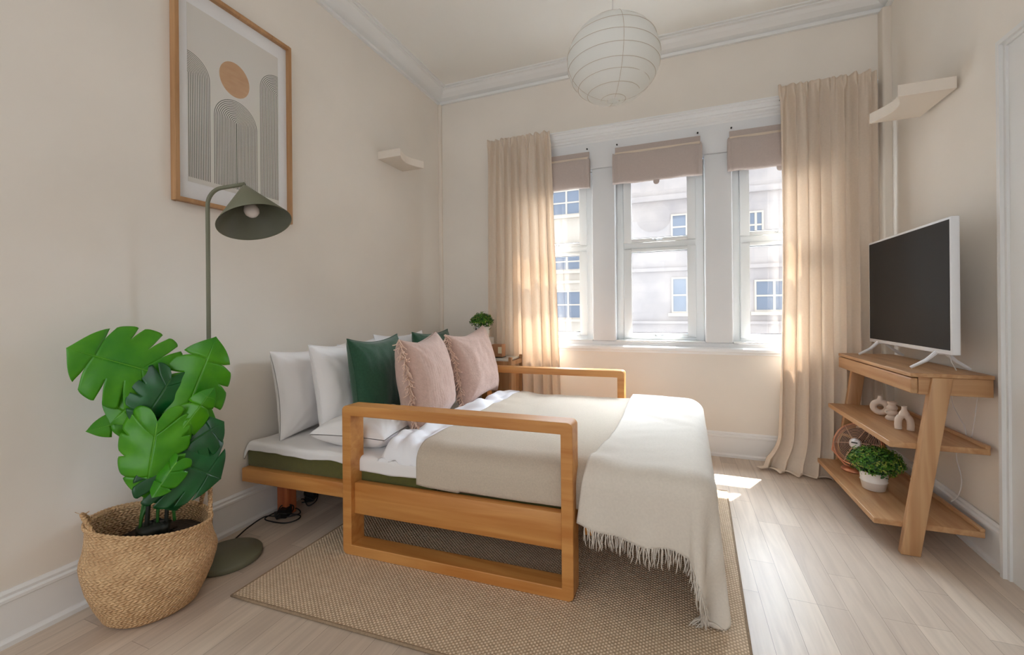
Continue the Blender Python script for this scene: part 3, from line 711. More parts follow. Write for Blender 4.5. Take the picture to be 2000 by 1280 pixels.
def monstera(base, tip, face, width=1.0, mat_=None, droop=.25, fold=.25, seed=0, slits=6, deep=0):
    """split leaf: base/tip in world, face = direction the upper side looks to"""
    mat_ = mat_ or M['leaf']
    base, tip = Vector(base), Vector(tip); Ln = (tip-base).length; Yd = (tip-base).normalized()
    N = Vector(face); N = (N-Yd*N.dot(Yd)).normalized(); X = Yd.cross(N)
    r = random.Random(seed); w = MB(); rib = MB()
    def place(x, y, s=0, t=0):
        z = -abs(x)**1.25*fold - droop*(y*y)*.55 - .16*abs(x)**2+.10*droop
        z += .012*math.sin(t*slits*2*PI+seed)*s + .03*nz(x*2.2+seed, y*2.2)
        return base+(X*(x*width)+Yd*y+N*z)*Ln
    for sd in (-1, 1):
        edges = [0]+sorted([(i+r.uniform(.75, 1.15))/(slits+1) for i in range(slits)])+[1]
        edges = [0]+[.14+.72*(i+.5+r.uniform(-.15, .15))/slits for i in range(slits)]+[1]
        s0 = [r.uniform(.36, .66)+deep for _ in edges]
        gap = [0]+[r.uniform(.10, .18)/(slits+1) for _ in range(slits)]+[0]
        for k in range(len(edges)-1):
            a, b = edges[k], edges[k+1]; nt, ns = 9, 16; rows = []
            for i in range(nt):
                row = []
                for j in range(ns):
                    s = j/(ns-1); la = a+gap[k]*sm(s0[k], 1.15, s)*1.0; lb = b-gap[k+1]*sm(s0[k+1], 1.15, s)*1.0
                    tt = la+(lb-la)*i/(nt-1); ex, ey = hm(tt); ex *= sd
                    # round the lobe tip
                    u_ = (i/(nt-1)-.5)*2; sc = 1-.035*(abs(u_)**4)*s*s if 0 < k < len(edges)-2 else 1-.03*abs(u_)**3*s
                    mt = .02+.98*max(0, tt)**1.15*.97
                    s_ = s*sc; bend = .10*s_*(1-s_)
                    x = ex*s_; y = mt+(ey-mt)*s_+bend*.6
                    row.append(place(x, y, s, tt))
                rows.append(row)
            vs = [p for rw in rows for p in rw]
            w.add(vs, [(i*ns+j, (i+1)*ns+j, (i+1)*ns+j+1, i*ns+j+1) for i in range(nt-1) for j in range(ns-1)], True)
            tm = (a+b)/2; pts = []
            for j in range(9):
                s = j/8*.86; ex, ey = hm(tm); mt = .02+.98*tm**1.15*.97; pts.append(place(ex*sd*s, mt+(ey-mt)*s+.06*s*(1-s), s, tm)+N*.0007)
            rib.tube(pts, [.0007*(1-q/10) for q in range(9)], 5)
    rib.tube([place(0, .02+.95*q/12)+N*.0008 for q in range(13)], [.0020*(1-q/15) for q in range(13)], 6)
    lf = w.build('leaf', mat_, pot); lf.location = (-BX, -BY, 0)
    rb = rib.build('vein', M['rib_leaf'] if mat_ != M['leafd'] else M['stem'], lf)
    md = lf.modifiers.new('solid', 'SOLIDIFY'); md.thickness = .0012
    return lf
def stem(pts, r0, r1, m_):
    P = [Vector(p) for p in pts]; out = []
    for i in range(25):
        t = i/24; n = len(P)-1
        q = [p.copy() for p in P]
        for k in range(n, 0, -1): q = [q[j].lerp(q[j+1], t) for j in range(k)]
        out.append(q[0])
    w = MB(); w.tube(out, [r0+(r1-r0)*i/24 for i in range(25)], 8); o = w.build('stem', m_, pot); o.location = (-BX, -BY, 0)
# picture-facing frame at the plant: right vector RR, up, toward viewer TT
RR = Vector((.47, .88, 0)).normalized(); TT = Vector((.88, -.47, 0)).normalized(); UP = Vector((0, 0, 1)); PC = Vector((BX, BY, 0))
def pp_(r, z, t=0): return PC+RR*r*1.25+UP*z+TT*t
VIEW = dict(r=1)
leaves = [
 # base (r,z,t), tip, face(r,up,t), width, mat, droop, fold, seed, slits
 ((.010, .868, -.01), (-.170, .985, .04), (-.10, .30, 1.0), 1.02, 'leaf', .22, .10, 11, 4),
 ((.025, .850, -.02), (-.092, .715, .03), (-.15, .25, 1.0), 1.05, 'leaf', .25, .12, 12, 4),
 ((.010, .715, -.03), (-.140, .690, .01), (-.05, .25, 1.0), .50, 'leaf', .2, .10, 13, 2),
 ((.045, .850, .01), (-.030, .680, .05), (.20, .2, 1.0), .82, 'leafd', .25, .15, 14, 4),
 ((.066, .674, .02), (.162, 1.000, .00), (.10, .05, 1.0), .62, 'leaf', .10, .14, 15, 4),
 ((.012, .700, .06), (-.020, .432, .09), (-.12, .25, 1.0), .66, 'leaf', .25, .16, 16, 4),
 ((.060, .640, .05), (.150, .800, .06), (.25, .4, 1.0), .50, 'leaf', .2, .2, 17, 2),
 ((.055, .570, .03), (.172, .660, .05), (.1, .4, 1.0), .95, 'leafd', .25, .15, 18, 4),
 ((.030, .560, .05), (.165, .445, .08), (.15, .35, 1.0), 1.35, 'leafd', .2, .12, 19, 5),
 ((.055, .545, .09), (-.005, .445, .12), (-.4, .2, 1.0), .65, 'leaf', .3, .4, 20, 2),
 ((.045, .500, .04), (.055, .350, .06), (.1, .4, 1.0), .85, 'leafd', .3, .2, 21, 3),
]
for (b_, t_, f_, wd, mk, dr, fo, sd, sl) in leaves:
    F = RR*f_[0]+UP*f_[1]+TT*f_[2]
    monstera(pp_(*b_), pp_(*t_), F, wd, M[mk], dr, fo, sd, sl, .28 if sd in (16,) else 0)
    root = (.01+.04*((sd % 3)-1), .30, .01*((sd % 2)))
    stem([pp_(*root), pp_(root[0]*.8, .45, 0), pp_(b_[0]*1.0+.02, b_[1]-.12, b_[2]-.03), pp_(*b_)], .0052, .0026, M['stem'])
stem([pp_(-.015, .27, .02), pp_(-.015, .40, .02), pp_(.0, .48, .01), pp_(.03, .60, 0)], .008, .006, M['stemd'])
stem([pp_(.03, .27, .01), pp_(.03, .42, .0), pp_(.05, .50, .01), pp_(.06, .70, 0)], .007, .005, M['stemd'])

# ------------------------------------------------------------------ floor lamp
LX, LY = -1.93, 1.25
lp = thing('floor_lamp', 'sage green metal floor lamp with cone shade standing behind the monstera', 'lamp', (LX, LY, 0))
w = MB(); w.lathe([(0, .0005), (.130, .0005), (.134, .004), (.134, .022), (.130, .027), (0, .027)], (.06, .035, 0), 80); w.build('base', M['lamp'], lp)
pts = [(0, 0, .025), (0, 0, .5), (0, 0, 1.0), (0, 0, 1.56)]
ad = Vector((.96, .28, .12)).normalized()
for i in range(9):
    a = i/8*PI/2; c0 = Vector((0, 0, 1.575)); rr_ = .065
    pts.append(c0+ad*rr_*(1-math.cos(a))+Vector((0, 0, 1))*rr_*math.sin(a))
tipv = Vector(pts[-1])+ad*.110; pts.append(tipv)
w = MB(); w.tube(pts, .0085, 14); w.build('pole', M['lamp'], lp)
# shade: cone opened toward lower right and viewer
ax = (Vector((0, 0, -1))*.90+rt*.36-fw*.20).normalized()
Q = ax.to_track_quat('Z', 'Y').to_matrix().to_4x4()
apex = tipv+Vector((0, 0, -.006))
w = MB(); hS, rS = .190, .143
w.lathe([(.004, .0), (.010, .006), (rS, hS)], apex, 72, Q); sh = w.build('shade', M['lamp'], lp, solid=.002)
w = MB(); w.lathe([(.006, .012), (rS-.0035, hS-.002)], apex, 72, Q); w.build('shade_lining', M['lampin'], sh)
w = MB(); w.lathe([(.0, .04), (.014, .042), (.014, .085), (0, .086)], apex, 24, Q); w.build('bulb_socket', M['lampin'], lp)
w = MB(); w.lathe([(.012, .086), (.016, .095), (.026, .112), (.030, .128), (.027, .143), (.016, .155), (0, .159)], apex, 28, Q); w.build('light_bulb', M['bulb'], lp)
w = MB(); w.tube([tipv-ad*.004, tipv+Vector((0, 0, -.014))], .006, 10); w.build('swivel_joint', M['lamp'], lp)

# ------------------------------------------------------------------ framed print
fz0, fz1, fy0, fy1 = 1.600, 2.612, 1.192, 1.800
pf = thing('picture_frame', 'oak framed abstract print of arches and a tan disc on the left wall', 'picture', (0, 0, 0))
w = MB(); t = .018; x0, x1 = L+.001, L+.036
w.box(x0, x1, fy0, fy0+t, fz0, fz1).box(x0, x1, fy1-t, fy1, fz0, fz1).box(x0, x1, fy0+t, fy1-t, fz0, fz0+t).box(x0, x1, fy0+t, fy1-t, fz1-t, fz1)
w.build('frame', M['frame'], pf, bevel=.002)
MB().box(L+.002, L+.012, fy0+t, fy1-t, fz0+t, fz1-t).build('mount', M['mount'], pf)
MB().box(L+.0121, L+.0135, 1.257, 1.728, 1.700, 2.52).build('print', M['print'], pf)
MB().box(L+.022, L+.024, fy0+t-.002, fy1-t+.002, fz0+t-.002, fz1-t+.002).build('glass', M['glass'], pf)

# ------------------------------------------------------------------ plaster wall sconces
def sconce(label, xw, sgn, y0, zc, p, ln):
    n = 14; pl = [(xw, y0), (xw+sgn*p, y0)]
    for i in range(1, n):
        t = i/n; pl.append((xw+sgn*(p-.055*math.sin(t*PI)), y0+ln*t))
    pl += [(xw+sgn*p, y0+ln), (xw, y0+ln)]
    w = MB(); k = len(pl)
    rows = [(zc-.029, .0), (zc+.029, .0)]
    vs = []
    for z, ins in rows: vs += [(x, y, z) for x, y in pl]
    w.add(vs, [tuple(range(k))[::-1], tuple(range(k, 2*k))]+[(i, (i+1) % k, k+(i+1) % k, k+i) for i in range(k)])
    o = w.build('wall_sconce', M['plaster'], None, bevel=.0025)
    return tag(o, label, 'wall light')
sconce('plaster uplighter on the left wall between the picture and the corner', L, 1, 2.59, 2.268, .205, .31)
sconce('plaster uplighter high on the right wall above the television', R, -1, 2.64, 2.165, .225, .33)

# ------------------------------------------------------------------ paper pendant
pc = Vector((-.252, 1.888, 2.188)); pr_ = .199
pn = thing('pendant_lamp', 'white round paper lantern hanging from the ceiling', 'lamp', (pc.x, pc.y, 0))
w = MB(); N = 26; prof = []
for i in range(N*4+1):
    t = i/(N*4); a = -PI/2+t*PI; r = pr_*math.cos(a); z = pr_*.89*math.sin(a)
    if i < 2 or i > N*4-2: r = max(r, .028)
    r *= 1-.006*abs(math.sin(t*11*PI)); prof.append((max(r, .028), pc.z+z))
w.lathe(prof, n=72, fn=lambda r, z, a: r*(1+.004*math.sin(a*8))); w.build('paper_shade', M['paper'], pn, solid=.0008)
w = MB()
for k in range(1, 11):
    t = k/11+random.uniform(-.02, .02); a = -PI/2+t*PI; r = pr_*math.cos(a)*1.0+.0006; z = pc.z+pr_*.89*math.sin(a); ti = random.uniform(-.03, .03)
    w.tube([(r*math.cos(b), r*math.sin(b), z+ti*r*math.cos(b+k)) for b in [2*PI*j/72 for j in range(72)]], .0009, 5, closed=True)
for k in range(4):
    b = k*PI/2+.35
    w.tube([((pr_*math.cos(a)+.0005)*math.cos(b), (pr_*math.cos(a)+.0005)*math.sin(b), pc.z+pr_*.89*math.sin(a)) for a in [-PI/2*.93+i*PI*.93/24 for i in range(25)]], .0009, 5)
w.build('wire_ribs', M['rib'], pn)
w = MB(); w.tube([(0, 0, pc.z+.06), (0, 0, H-.03)], .0028, 8); w.build('cord', M['wcord'], pn)
w = MB(); w.lathe([(0, H-.001), (.045, H-.001), (.045, H-.02), (.02, H-.038), (0, H-.04)], n=32); w.build('ceiling_rose', M['white'], pn)
w = MB(); w.lathe([(0, pc.z+.07), (.02, pc.z+.07), (.02, pc.z+.01), (0, pc.z+.01)], n=20).lathe([(0, pc.z+.01), (.02, pc.z), (.03, pc.z-.03), (.02, pc.z-.055), (0, pc.z-.06)], n=20); w.build('light_bulb', M['bulb'], pn)

# ------------------------------------------------------------------ curtains
def curtain(label, x0, x1, ztop, zbot, nf, seed, lower, ybase=B-.122, puddle=None):
    """lower(s, h): sideways shift at height h"""
    r = random.Random(seed); amps = [r.uniform(.5, 1.2) for _ in range(nf+2)]
    def fn(a, b):
        h = b; z = zbot+(ztop-zbot)*b
        s = a+.006*math.sin(a*40+b*3)
        ph = s*nf*2*PI+.55*math.sin(3*s*PI+seed)+(.35*(1-h))*math.sin(s*9+seed*2)
        k = int(min(nf, max(0, s*nf))); fr = s*nf-k; am = amps[k]*(1-fr)+amps[k+1]*fr
        A = (.037*am)*(.75+.25*(1-h)) + .006*math.sin(ph*.5+h*5)
        tp = sm(.955, .985, h)
        fine = math.sin(s*nf*3.6*PI+math.sin(s*20)*1.2)
        y = A*math.sin(ph)*(1-.55*tp)+.009*fine*(.3+.9*sm(.82, .97, h))
        x = x0+(x1-x0)*s+.010*math.sin(ph*1.0+1.2)*(1-tp)+lower(s, h)
        zz = z+.006*math.sin(s*nf*7+1)*sm(.97, 1, h)+.008*nz(s*14, seed)*sm(.97, 1, h)
        yy = min(ybase-y, B-.088)
        if puddle and h < puddle[0]:
            q = (puddle[0]-h)/puddle[0]; dx, dy = puddle[1](s, q); x += dx; yy += dy
            zz = max(zz, .012+.012*(1+math.sin(ph))*(1-q*.6))
            if h < .02: zz = .010+.006*(1+math.sin(ph*1.3))
        return (x, yy, zz)
    c = thing('curtain', label, 'curtain', (0, 0, 0))
    w = MB(); w.grid(340, 130, fn); w.build('curtain_fabric', M['curtain'], c, solid=.0016)
    for k in range(7):      # hooks pinning the header to the wall
        w = MB()
        s = (k+.3)/6.6; p = Vector(fn(min(1, s), .985)); w.tube([(p.x, B-.001, p.z-.03), (p.x, p.y+.01, p.z-.03), (p.x, p.y+.012, p.z-.01)], .0018, 6)
        w.build('hook', M['blindpin'], c)
    w = MB(); w.tube([(x0+.01, B-.055, ztop-.045), (x1-.01, B-.055, ztop-.045)], .006, 10); w.tube([(x0+.02, B-.001, ztop-.045), (x0+.02, B-.055, ztop-.045)], .005, 8); w.tube([(x1-.02, B-.001, ztop-.045), (x1-.02, B-.055, ztop-.045)], .005, 8)
    w.build('curtain_rail', M['white'], c)
    return c
curtain('cream pleated curtain at the left end of the windows behind the bed', -1.535, -.965, 2.575, .012, 8, 3, lambda s, h: .075*(1-h)*sm(0, 1, s)-.02*(1-h)*(1-s))
curtain('cream pleated curtain pooling on the floor at the right end of the windows', .655, 1.205, 2.615, .012, 8, 9,
        lambda s, h: .02*math.sin(h*3)*(1-s)+.0*(1-h)-.03*(1-h)*sm(.5, 0, s),
        puddle=(.085, lambda s, q: (-.14*q*q*max(0, 1-s)**1.5, -.17*q*q*math.sin(PI*min(1, .15+s*.9)))))

# ------------------------------------------------------------------ roman blinds
def blind(label, x0, x1, gathered=0):
    c = thing('roman_blind', label, 'blind', (0, 0, 0), group='raised roman blinds above the windows')
    F = F0
    w = MB(); w.box(x0+.004, x1-.004, F-.016, F-.002, 2.345, 2.392); w.build('header', M['blind'], c, bevel=.003)
    w = MB(); w.box(x0+.002, x1-.004, F-.030, F-.016, 2.318, 2.347); w.build('lining_fold', M['blindl'], c, bevel=.006, seg=3)
    def fn(a, b):
        x = x0-.012+(x1-x0+.018)*a; t = b*2*PI
        # closed rounded fold section
        sag = .004*math.sin(a*PI*3+1)+.003*math.sin(a*17)
        hz = .118; cz = 2.206+sag*.5
        y = F-.040-(.026+.004*math.sin(a*9))*math.copysign(abs(math.cos(t))**.6, math.cos(t)); z = cz+hz*math.copysign(abs(math.sin(t))**.75, math.sin(t))
        e = min(a, 1-a)
        y -= .005*math.sin(e*120)*sm(.12, 0, e)
        return (x, y-.0*b, z)
    w = MB(); w.grid(70, 41, fn)
    w.build('fabric_fold', M['blind'], c)
    for xx in (x0-.006, x1-.004): MB().box(xx-.004, xx+.006, F-.062, F-.02, 2.10, 2.33).build('side_hem', M['blind'], c, bevel=.003)
    w = MB(); n = 16; xm = (x0+x1)/2
    w.prism([(xm-.022, 2.094)]+[(xm-.022*math.cos(PI*i/n), 2.078-.022*math.sin(PI*i/n)) for i in range(n+1)]+[(xm+.022, 2.094)], 1, F-.046, F-.042)
    w.build('pull_tab', M['blind'], c)
    for xx in (x0+.018, x1-.022): MB().lathe([(0, 0), (.006, 0), (.006, .010), (0, .012)], (xx, F, 2.418), 12, Matrix.Rotation(PI/2, 4, 'X')).build('fixing_screw', M['blindpin'], c)
    return c
blind('raised blush roman blind on the left window, part hidden by the left curtain', -1.30, -.657)
blind('raised blush roman blind above the middle window', -.456, .178)
blind('raised blush roman blind on the right window, part hidden by the right curtain', .364, .998)

# ------------------------------------------------------------------ console table
CY0, CY1, CB = 2.395, 3.225, 1.232
cn = thing('console_table', 'oak ladder console table with a drawer and two shelves by the right wall', 'table', (0, 0, 0))
MB().box(.955, CB, CY0-.03, CY1+.03, .788, .806).build('table_top', M['cwy'], cn, bevel=.003)
MB().box(.985, CB, CY0-.02, CY1+.02, .712, .788).build('drawer_case', M['cwx'], cn, bevel=.002)
dw = MB().box(.955, .981, CY0-.03, CY1+.03, .716, .784).build('drawer', M['cwy'], cn, bevel=.006, seg=3)
MB().box(.890, CB, CY0, CY1, .464, .490).build('shelf', M['cwy'], cn, bevel=.003)
MB().box(.830, CB-.02, CY0, CY1, .109, .135).build('shelf', M['cwy'], cn, bevel=.003)
def cleg(y0, y1):
    w = MB(); v = []
    for y in (y0, y1): v += [(.915, y, .0005), (.985, y, .0005), (1.098, y, .788), (1.028, y, .788)]
    w.add(v, [(3, 2, 1, 0), (4, 5, 6, 7), (0, 1, 5, 4), (1, 2, 6, 5), (2, 3, 7, 6), (3, 0, 4, 7)])
    return w.build('leg', M['cwz'], cn, bevel=.004)
cleg(2.362, 2.396); cleg(3.224, 3.258)
MB().box(1.215, CB, CY0, CY1, .490, .505).build('back_lip', M['cwy'], cn, bevel=.002)
MB().box(CB-.037, CB-.020, CY0, CY1, .135, .150).build('back_lip', M['cwy'], cn, bevel=.002)

# ------------------------------------------------------------------ television
tv = thing('television', 'white framed flat television with a dark screen on the console table', 'television', (0, 0, 0))
ty0, ty1, tz0, tz1, tx = 2.372, 3.205, .886, 1.486, 1.098
MB().box(tx, tx+.030, ty0, ty1, tz0, tz1).build('housing', M['tvw'], tv, bevel=.004)
MB().box(tx+.030, tx+.058, ty0+.12, ty1-.12, tz0+.02, tz0+.32).build('back_cover', M['tvw'], tv, bevel=.012, seg=3)
MB().box(tx-.0015, tx+.001, ty0+.012, ty1-.012, tz0+.020, tz1-.012).build('screen', M['scr'], tv)
for y in (2.50, 3.10):
    w = MB(); xm = tx+.02
    for ex in (xm-.105, xm+.105): w.tube([(xm+(.012 if ex > xm else -.012), y, tz0+.006), (xm+(ex-xm)*.5, y+.0, .85), (ex, y+.01, .814)], [.009, .008, .0065], 8)
    w.box(xm-.014, xm+.014, y-.012, y+.012, tz0-.006, tz0+.012)
    w.build('foot', M['tvw'], tv)
w = MB(); w.tube([(tx+.034, 2.47, tz0+.03), (tx+.04, 2.465, .85), (tx+.055, 2.46, .812)], .0022, 6); w.build('antenna_lead', M['wcord'], tv)

# ------------------------------------------------------------------ vases on the middle shelf
sz = .4905
w = MB(); c = Vector((1.055, 2.945, sz+.047)); ringd = Vector((.35, .94, 0)).normalized()
def torus(w, c, d, RR_, r, n=48, k=18, sq=1.0):
    d = Vector(d)
    vs = []
    for i in range(n):
        a = 2*PI*i/n; o = d*math.cos(a)+Vector((0, 0, 1))*math.sin(a); cc = c+o*RR_
        nn = d.cross(Vector((0, 0, 1)))
        for j in range(k):
            b = 2*PI*j/k; vs.append(cc+(o*math.cos(b)+nn*math.sin(b)*sq)*r)
    w.add(vs, [(i*k+j, ((i+1) % n)*k+j, ((i+1) % n)*k+(j+1) % k, i*k+(j+1) % k) for i in range(n) for j in range(k)], True)
RV = Vector((.94, -.34, 0)).normalized()      # across the view from the room
torus(w, c, RV, .030, .0155)
w.lathe([(.014, 0), (.011, .012), (.009, .022), (.010, .024), (.0075, .022), (.006, .0)], c+Vector((0, 0, .040)), 20)
tag(w.build('vase', M['matte']), 'ring shaped off-white ceramic vase on the middle shelf', 'vase', 'small ceramic vases on the console shelf')
w = MB(); pr2 = []
for i in range(49):
    t = i/48; pr2.append(((.0205+.0105*abs(math.sin(t*3.5*PI+.4))**.8)*(1-.35*t), t*.098))
w.lathe([(0, 0)]+pr2+[(.010, .098), (.008, .09), (0, .088)], (1.070, 2.845, sz), 36)
torus(w, Vector((1.070-.02, 2.838, sz+.045)), RV, .010, .0055, 20, 8)
tag(w.build('vase', M['matte']), 'stacked bubble shaped off-white ceramic vase between two others', 'vase', 'small ceramic vases on the console shelf')
w = MB(); c = Vector((1.040, 2.640, sz))       # arch vase with two legs and a neck
pts = [c-RV*.022+UP*.001, c-RV*.023+UP*.03, c-RV*.018+UP*.056, c+UP*.074, c+RV*.018+UP*.056, c+RV*.023+UP*.03, c+RV*.022+UP*.001]
def cat_(P, n=8):
    out = []
    for i in range(len(P)-1):
        p0, p1, p2, p3 = P[max(0, i-1)], P[i], P[i+1], P[min(len(P)-1, i+2)]
        for k in range(n):
            t = k/n; out.append(.5*((2*p1)+(-p0+p2)*t+(2*p0-5*p1+4*p2-p3)*t*t+(-p0+3*p1-3*p2+p3)*t**3))
    return out+[P[-1]]
w.tube(cat_(pts), .0145, 18)
w.lathe([(.022, .072), (.019, .085), (.011, .098), (.010, .112), (.012, .116), (.008, .115), (.006, .10)], c, 24)
tag(w.build('vase', M['matte']), 'arched two legged off-white ceramic vase nearest the console leg', 'vase', 'small ceramic vases on the console shelf')

# ------------------------------------------------------------------ bushes in pots
def bush(parent, c, rx, rz, n, seed, drop=0, leafsize=.011):
    r = random.Random(seed); mats = [('bush1', .45), ('bush2', .35), ('bush3', .20)]; mbs = {k: MB() for k, _ in mats}; st = MB()
    c = Vector(c)
    for i in range(n):
        d = Vector((r.gauss(0, 1), r.gauss(0, 1), r.gauss(0, 1)))
        if d.length < .1: continue
        d.normalize(); d.z = abs(d.z)*1.0-.18 if r.random() < .75 else d.z
        q = r.uniform(.62, 1.0); p = c+Vector((d.x*rx*q, d.y*rx*q, d.z*rz*q))
        x = r.random(); k = 'bush1' if x < .45 else ('bush2' if x < .82 else 'bush3')
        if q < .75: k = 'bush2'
        nrm = (d+Vector((r.uniform(-.7, .7), r.uniform(-.7, .7), r.uniform(-.3, .9)))).normalized(); a = nrm.orthogonal().normalized(); a = Matrix.Rotation(r.uniform(0, 6.28), 3, nrm) @ a; b = nrm.cross(a)
        s = leafsize*r.uniform(.7, 1.3)
        for f in range(2):
            a2 = a if f == 0 else Matrix.Rotation(1.9, 3, nrm) @ a; b2 = nrm.cross(a2)
            mbs[k].add([p, p+a2*s*.5+b2*s*.38+nrm*s*.1, p+a2*s*1.15, p+a2*s*.5-b2*s*.38+nrm*s*.1], [(0, 1, 2), (0, 2, 3)])
        if i % 9 == 0: st.tube([c-Vector((0, 0, rz*.5)), c.lerp(p, .5)+Vector((0, 0, -.01)), p], .0009, 4)
    for k in mbs:
        o = mbs[k].build('foliage', M[k], parent); o['kind'] = 'stuff'
    st.build('stems', M['stem'], parent)
pt = thing('potted_plant', 'small bushy green plant in a ribbed white pot on the bottom shelf', 'plant', (.960, 2.765, .1355))
w = MB(); w.lathe([(0, 0), (.040, 0), (.048, .004), (.056, .045), (.059, .048), (.056, .051), (.060, .092), (.063, .096), (.058, .098), (.054, .09), (.05, .08), (0, .08)], n=48); w.build('pot', M['pot'], pt)
w = MB(); w.lathe([(0, .082), (.054, .082), (.054, .078)], n=24); w.build('soil', M['soil'], pt)
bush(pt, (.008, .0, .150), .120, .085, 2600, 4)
fanc = None
nt_ = thing('nightstand', 'small wooden nightstand with a glass top at the far side of the bed', 'table', (0, 0, 0))
NX0, NX1, NY0, NY1 = -1.80, -1.215, 3.085, 3.355
w = MB()
for x in (NX0, NX1-.026):
    for y in (NY0, NY1-.026): w.box(x, x+.026, y, y+.026, 0.0005, .722)
w.box(NX0+.026, NX1-.026, NY0+.002, NY0+.02, .655, .690).box(NX0+.026, NX1-.026, NY1-.02, NY1-.002, .655, .690).box(NX0+.002, NX0+.02, NY0+.026, NY1-.026, .655, .690).box(NX1-.02, NX1-.002, NY0+.026, NY1-.026, .655, .690)
w.build('table_frame', M['nsw'], nt_, bevel=.002)
MB().box(NX0+.024, NX1-.026, NY0+.02, NY1-.02, .42, .60).build('drawer_box', M['nsw'], nt_, bevel=.002)
MB().box(NX0+.028, NX1-.028, NY0+.005, NY1-.005, .690, .708).build('table_top', mat('pale_glass_top', (222, 224, 218), .1, spec=.6), nt_, bevel=.003)
tag(MB().box(-1.66, -1.455, 3.14, 3.30, .7085, .868).build('storage_box', M['pot'], bevel=.006), 'white box on the nightstand beneath the small potted bush', 'box')
p2 = thing('potted_plant', 'small round green plant in a white square pot behind the pink cushion', 'plant', (-1.53, 3.215, .8685))
w = MB(); w.lathe([(0, 0), (.060, 0), (.070, .09), (.066, .09), (.058, .01), (0, .01)], n=4, smooth=False, M4=Matrix.Rotation(math.radians(20), 4, 'Z')); w.build('pot', M['pot'], p2, bevel=.003)
w = MB(); w.box(-.04, .04, -.04, .04, .06, .078); w.build('soil', M['soil'], p2)
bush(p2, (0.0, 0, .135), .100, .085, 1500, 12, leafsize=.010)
cd = thing('candle', 'brown scented candle box with a cream label on the nightstand', 'candle', (-1.372, 3.20, .7085))
MB().box(-.046, .046, -.04, .04, .004, .108).build('jar', M['candle'], cd, bevel=.004)
MB().box(-.05, .05, -.044, .044, 0, .004).build('coaster', M['black'], cd)
MB().box(.012, .044, -.0412, -.0402, .035, .088).build('label_patch', M['label'], cd)

# ------------------------------------------------------------------ fan
fn_ = thing('desk_fan', 'copper desk fan with wire guard tilted up on the bottom shelf', 'fan', (.965, 3.03, .1355))
fcn = Vector((.015, .02, .155)); fax = Vector((-.66, -.62, .42)).normalized()
Qf = fax.to_track_quat('Z', 'Y').to_matrix().to_4x4(); FR = .122
def ringf(r, z): return [fcn+(Qf @ Vector((r*math.cos(a), r*math.sin(a), z))) for a in [2*PI*i/60 for i in range(60)]]
w = MB(); w.tube(ringf(FR, 0), .005, 10, closed=True); w.tube(ringf(FR, -.03), .004, 8, closed=True)
w.lathe([(FR, -.03), (FR+.002, -.015), (FR, 0)], fcn, 60, Qf); w.build('guard_rim', M['copper'], fn_)
w = MB()
for k in range(11): r = .034+(FR-.036)*k/11; w.tube(ringf(r, .012*(1-(r/FR)**2)+.006), .0014, 5, closed=True)
for k in range(6):
    a = k*PI/3+.2; w.tube([fcn+(Qf @ Vector((r*math.cos(a), r*math.sin(a), .014*(1-(r/FR)**2)+.005))) for r in (.02, .05, .08, FR)], .0018, 6)
w.build('guard_wires', M['wire'], fn_)
w = MB(); w.lathe([(0, .024), (.026, .024), (.030, .020), (.030, .012), (0, .010)], fcn, 36, Qf); hb_ = w.build('hub_badge', M['hub'], fn_)
w = MB(); cc = fcn+(Qf @ Vector((0, 0, .0246))); dx = Vector((.78, -.55, .0)); dx = (dx-fax*dx.dot(fax)).normalized(); w.obox(cc, dx, fax.cross(dx), fax, .016, .0035, .0006); w.build('badge_mark', M['black'], hb_)
for k in range(4):
    w = MB()
    def bf(a, b, k=k):
        r = .02+.082*a; an = k*PI/2+(b-.5)*(1.15+.3*a)+.4*a; return fcn+(Qf @ Vector((r*math.cos(an), r*math.sin(an), -.016+(b-.5)*.014)))
    w.grid(10, 8, bf); w.build('blade', M['fanback'], fn_, solid=.001)
w = MB(); w.lathe([(0, -.065), (.03, -.062), (.036, -.03), (.03, -.022), (0, -.02)], fcn, 30, Qf); w.build('motor', M['fanback'], fn_)
w = MB(); w.lathe([(0, .0), (.062, .0), (.064, .006), (.060, .014), (.02, .020), (0, .020)], (0, .01, 0), 48); w.build('base', M['copper'], fn_)
w = MB(); sidev = Vector((fax.y, -fax.x, 0)).normalized()
for s in (-1, 1):
    w.tube([Vector((0, .01, .012)), Vector((0, .01, .02))+sidev*s*.05, fcn*.55+sidev*s*(FR+.008)+Vector((0, 0, .0)), fcn+sidev*s*(FR+.008)-fax*.01], .005, 8)
w.build('stand', M['copper'], fn_)

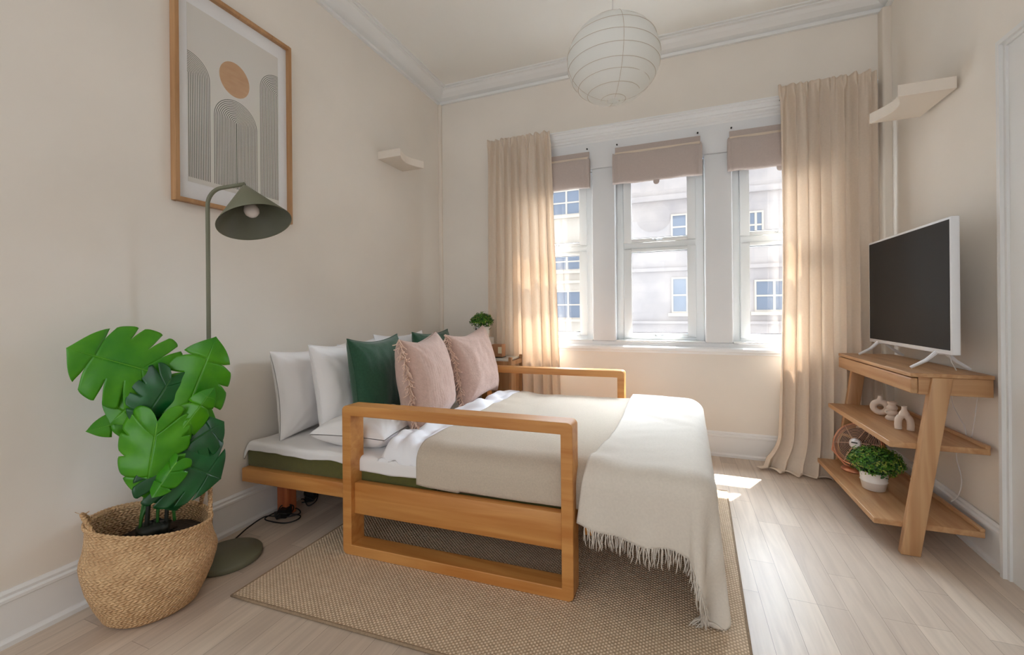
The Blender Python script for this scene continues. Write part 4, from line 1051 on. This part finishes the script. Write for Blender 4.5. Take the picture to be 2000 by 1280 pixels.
# ------------------------------------------------------------------ cables
def catp(P, n=8): return cat_([Vector(p) for p in P], n)
w = MB()
P = [(-1.93, 1.28, .012), (-1.99, 1.40, .006), (-2.025, 1.50, .012), (-2.01, 1.58, .03), (-1.97, 1.63, .012), (-1.93, 1.66, .008), (-1.90, 1.70, .014), (-1.96, 1.72, .02), (-2.02, 1.67, .016), (-2.035, 1.60, .01), (-1.99, 1.585, .008), (-1.90, 1.60, .006), (-1.86, 1.64, .010), (-1.88, 1.68, .012), (-1.95, 1.66, .02)]
w.tube(catp(P), .0032, 8); cb = w.build('power_cable', M['black'])
tag(cb, 'black power cable looping on the floor beside the bed leg', 'cable')
w = MB(); w.obox((-1.965, 1.66, .026), (1, .3, 0), (-.3, 1, 0), (0, 0, 1), .022, .028, .022); w.obox((-1.99, 1.635, .016), (1, -.5, 0), (.5, 1, 0), (0, 0, 1), .026, .012, .012)
w.tube(catp([(-1.98, 1.62, .02), (-1.93, 1.60, .05), (-1.90, 1.64, .04), (-1.94, 1.69, .05), (-1.99, 1.66, .055), (-1.98, 1.62, .02)]), .0032, 8)
w.build('plug', M['black'], cb, bevel=.003)
w = MB()
w.tube(catp([(-2.035, 1.83, .012), (-1.98, 1.80, .03), (-1.93, 1.78, .012), (-1.91, 1.82, .03), (-1.96, 1.87, .05), (-2.01, 1.85, .07), (-1.99, 1.81, .05), (-1.94, 1.83, .02), (-2.0, 1.80, .01)]), .0034, 8)
w.obox((-1.985, 1.85, .042), (1, .4, .2), (-.4, 1, 0), (0, 0, 1), .026, .022, .034)
tag(w.build('power_adapter', M['black'], bevel=.003), 'black power adapter with bundled cable against the wall under the bed', 'adapter')
w = MB()
w.tube(catp([(1.243, 2.70, .712), (1.242, 2.68, .62), (1.243, 2.60, .54), (1.243, 2.585, .50)]), .0022, 6)
w.tube(catp([(1.243, 2.50, .712), (1.243, 2.52, .60), (1.243, 2.545, .50)]), .0022, 6)
w.tube(catp([(1.243, 2.62, .462), (1.243, 2.66, .38), (1.243, 2.62, .28), (1.235, 2.63, .20), (1.222, 2.66, .155)]), .0022, 6)
tag(w.build('television_cable', M['wcord']), 'thin white cables hanging down the wall behind the console table', 'cable')
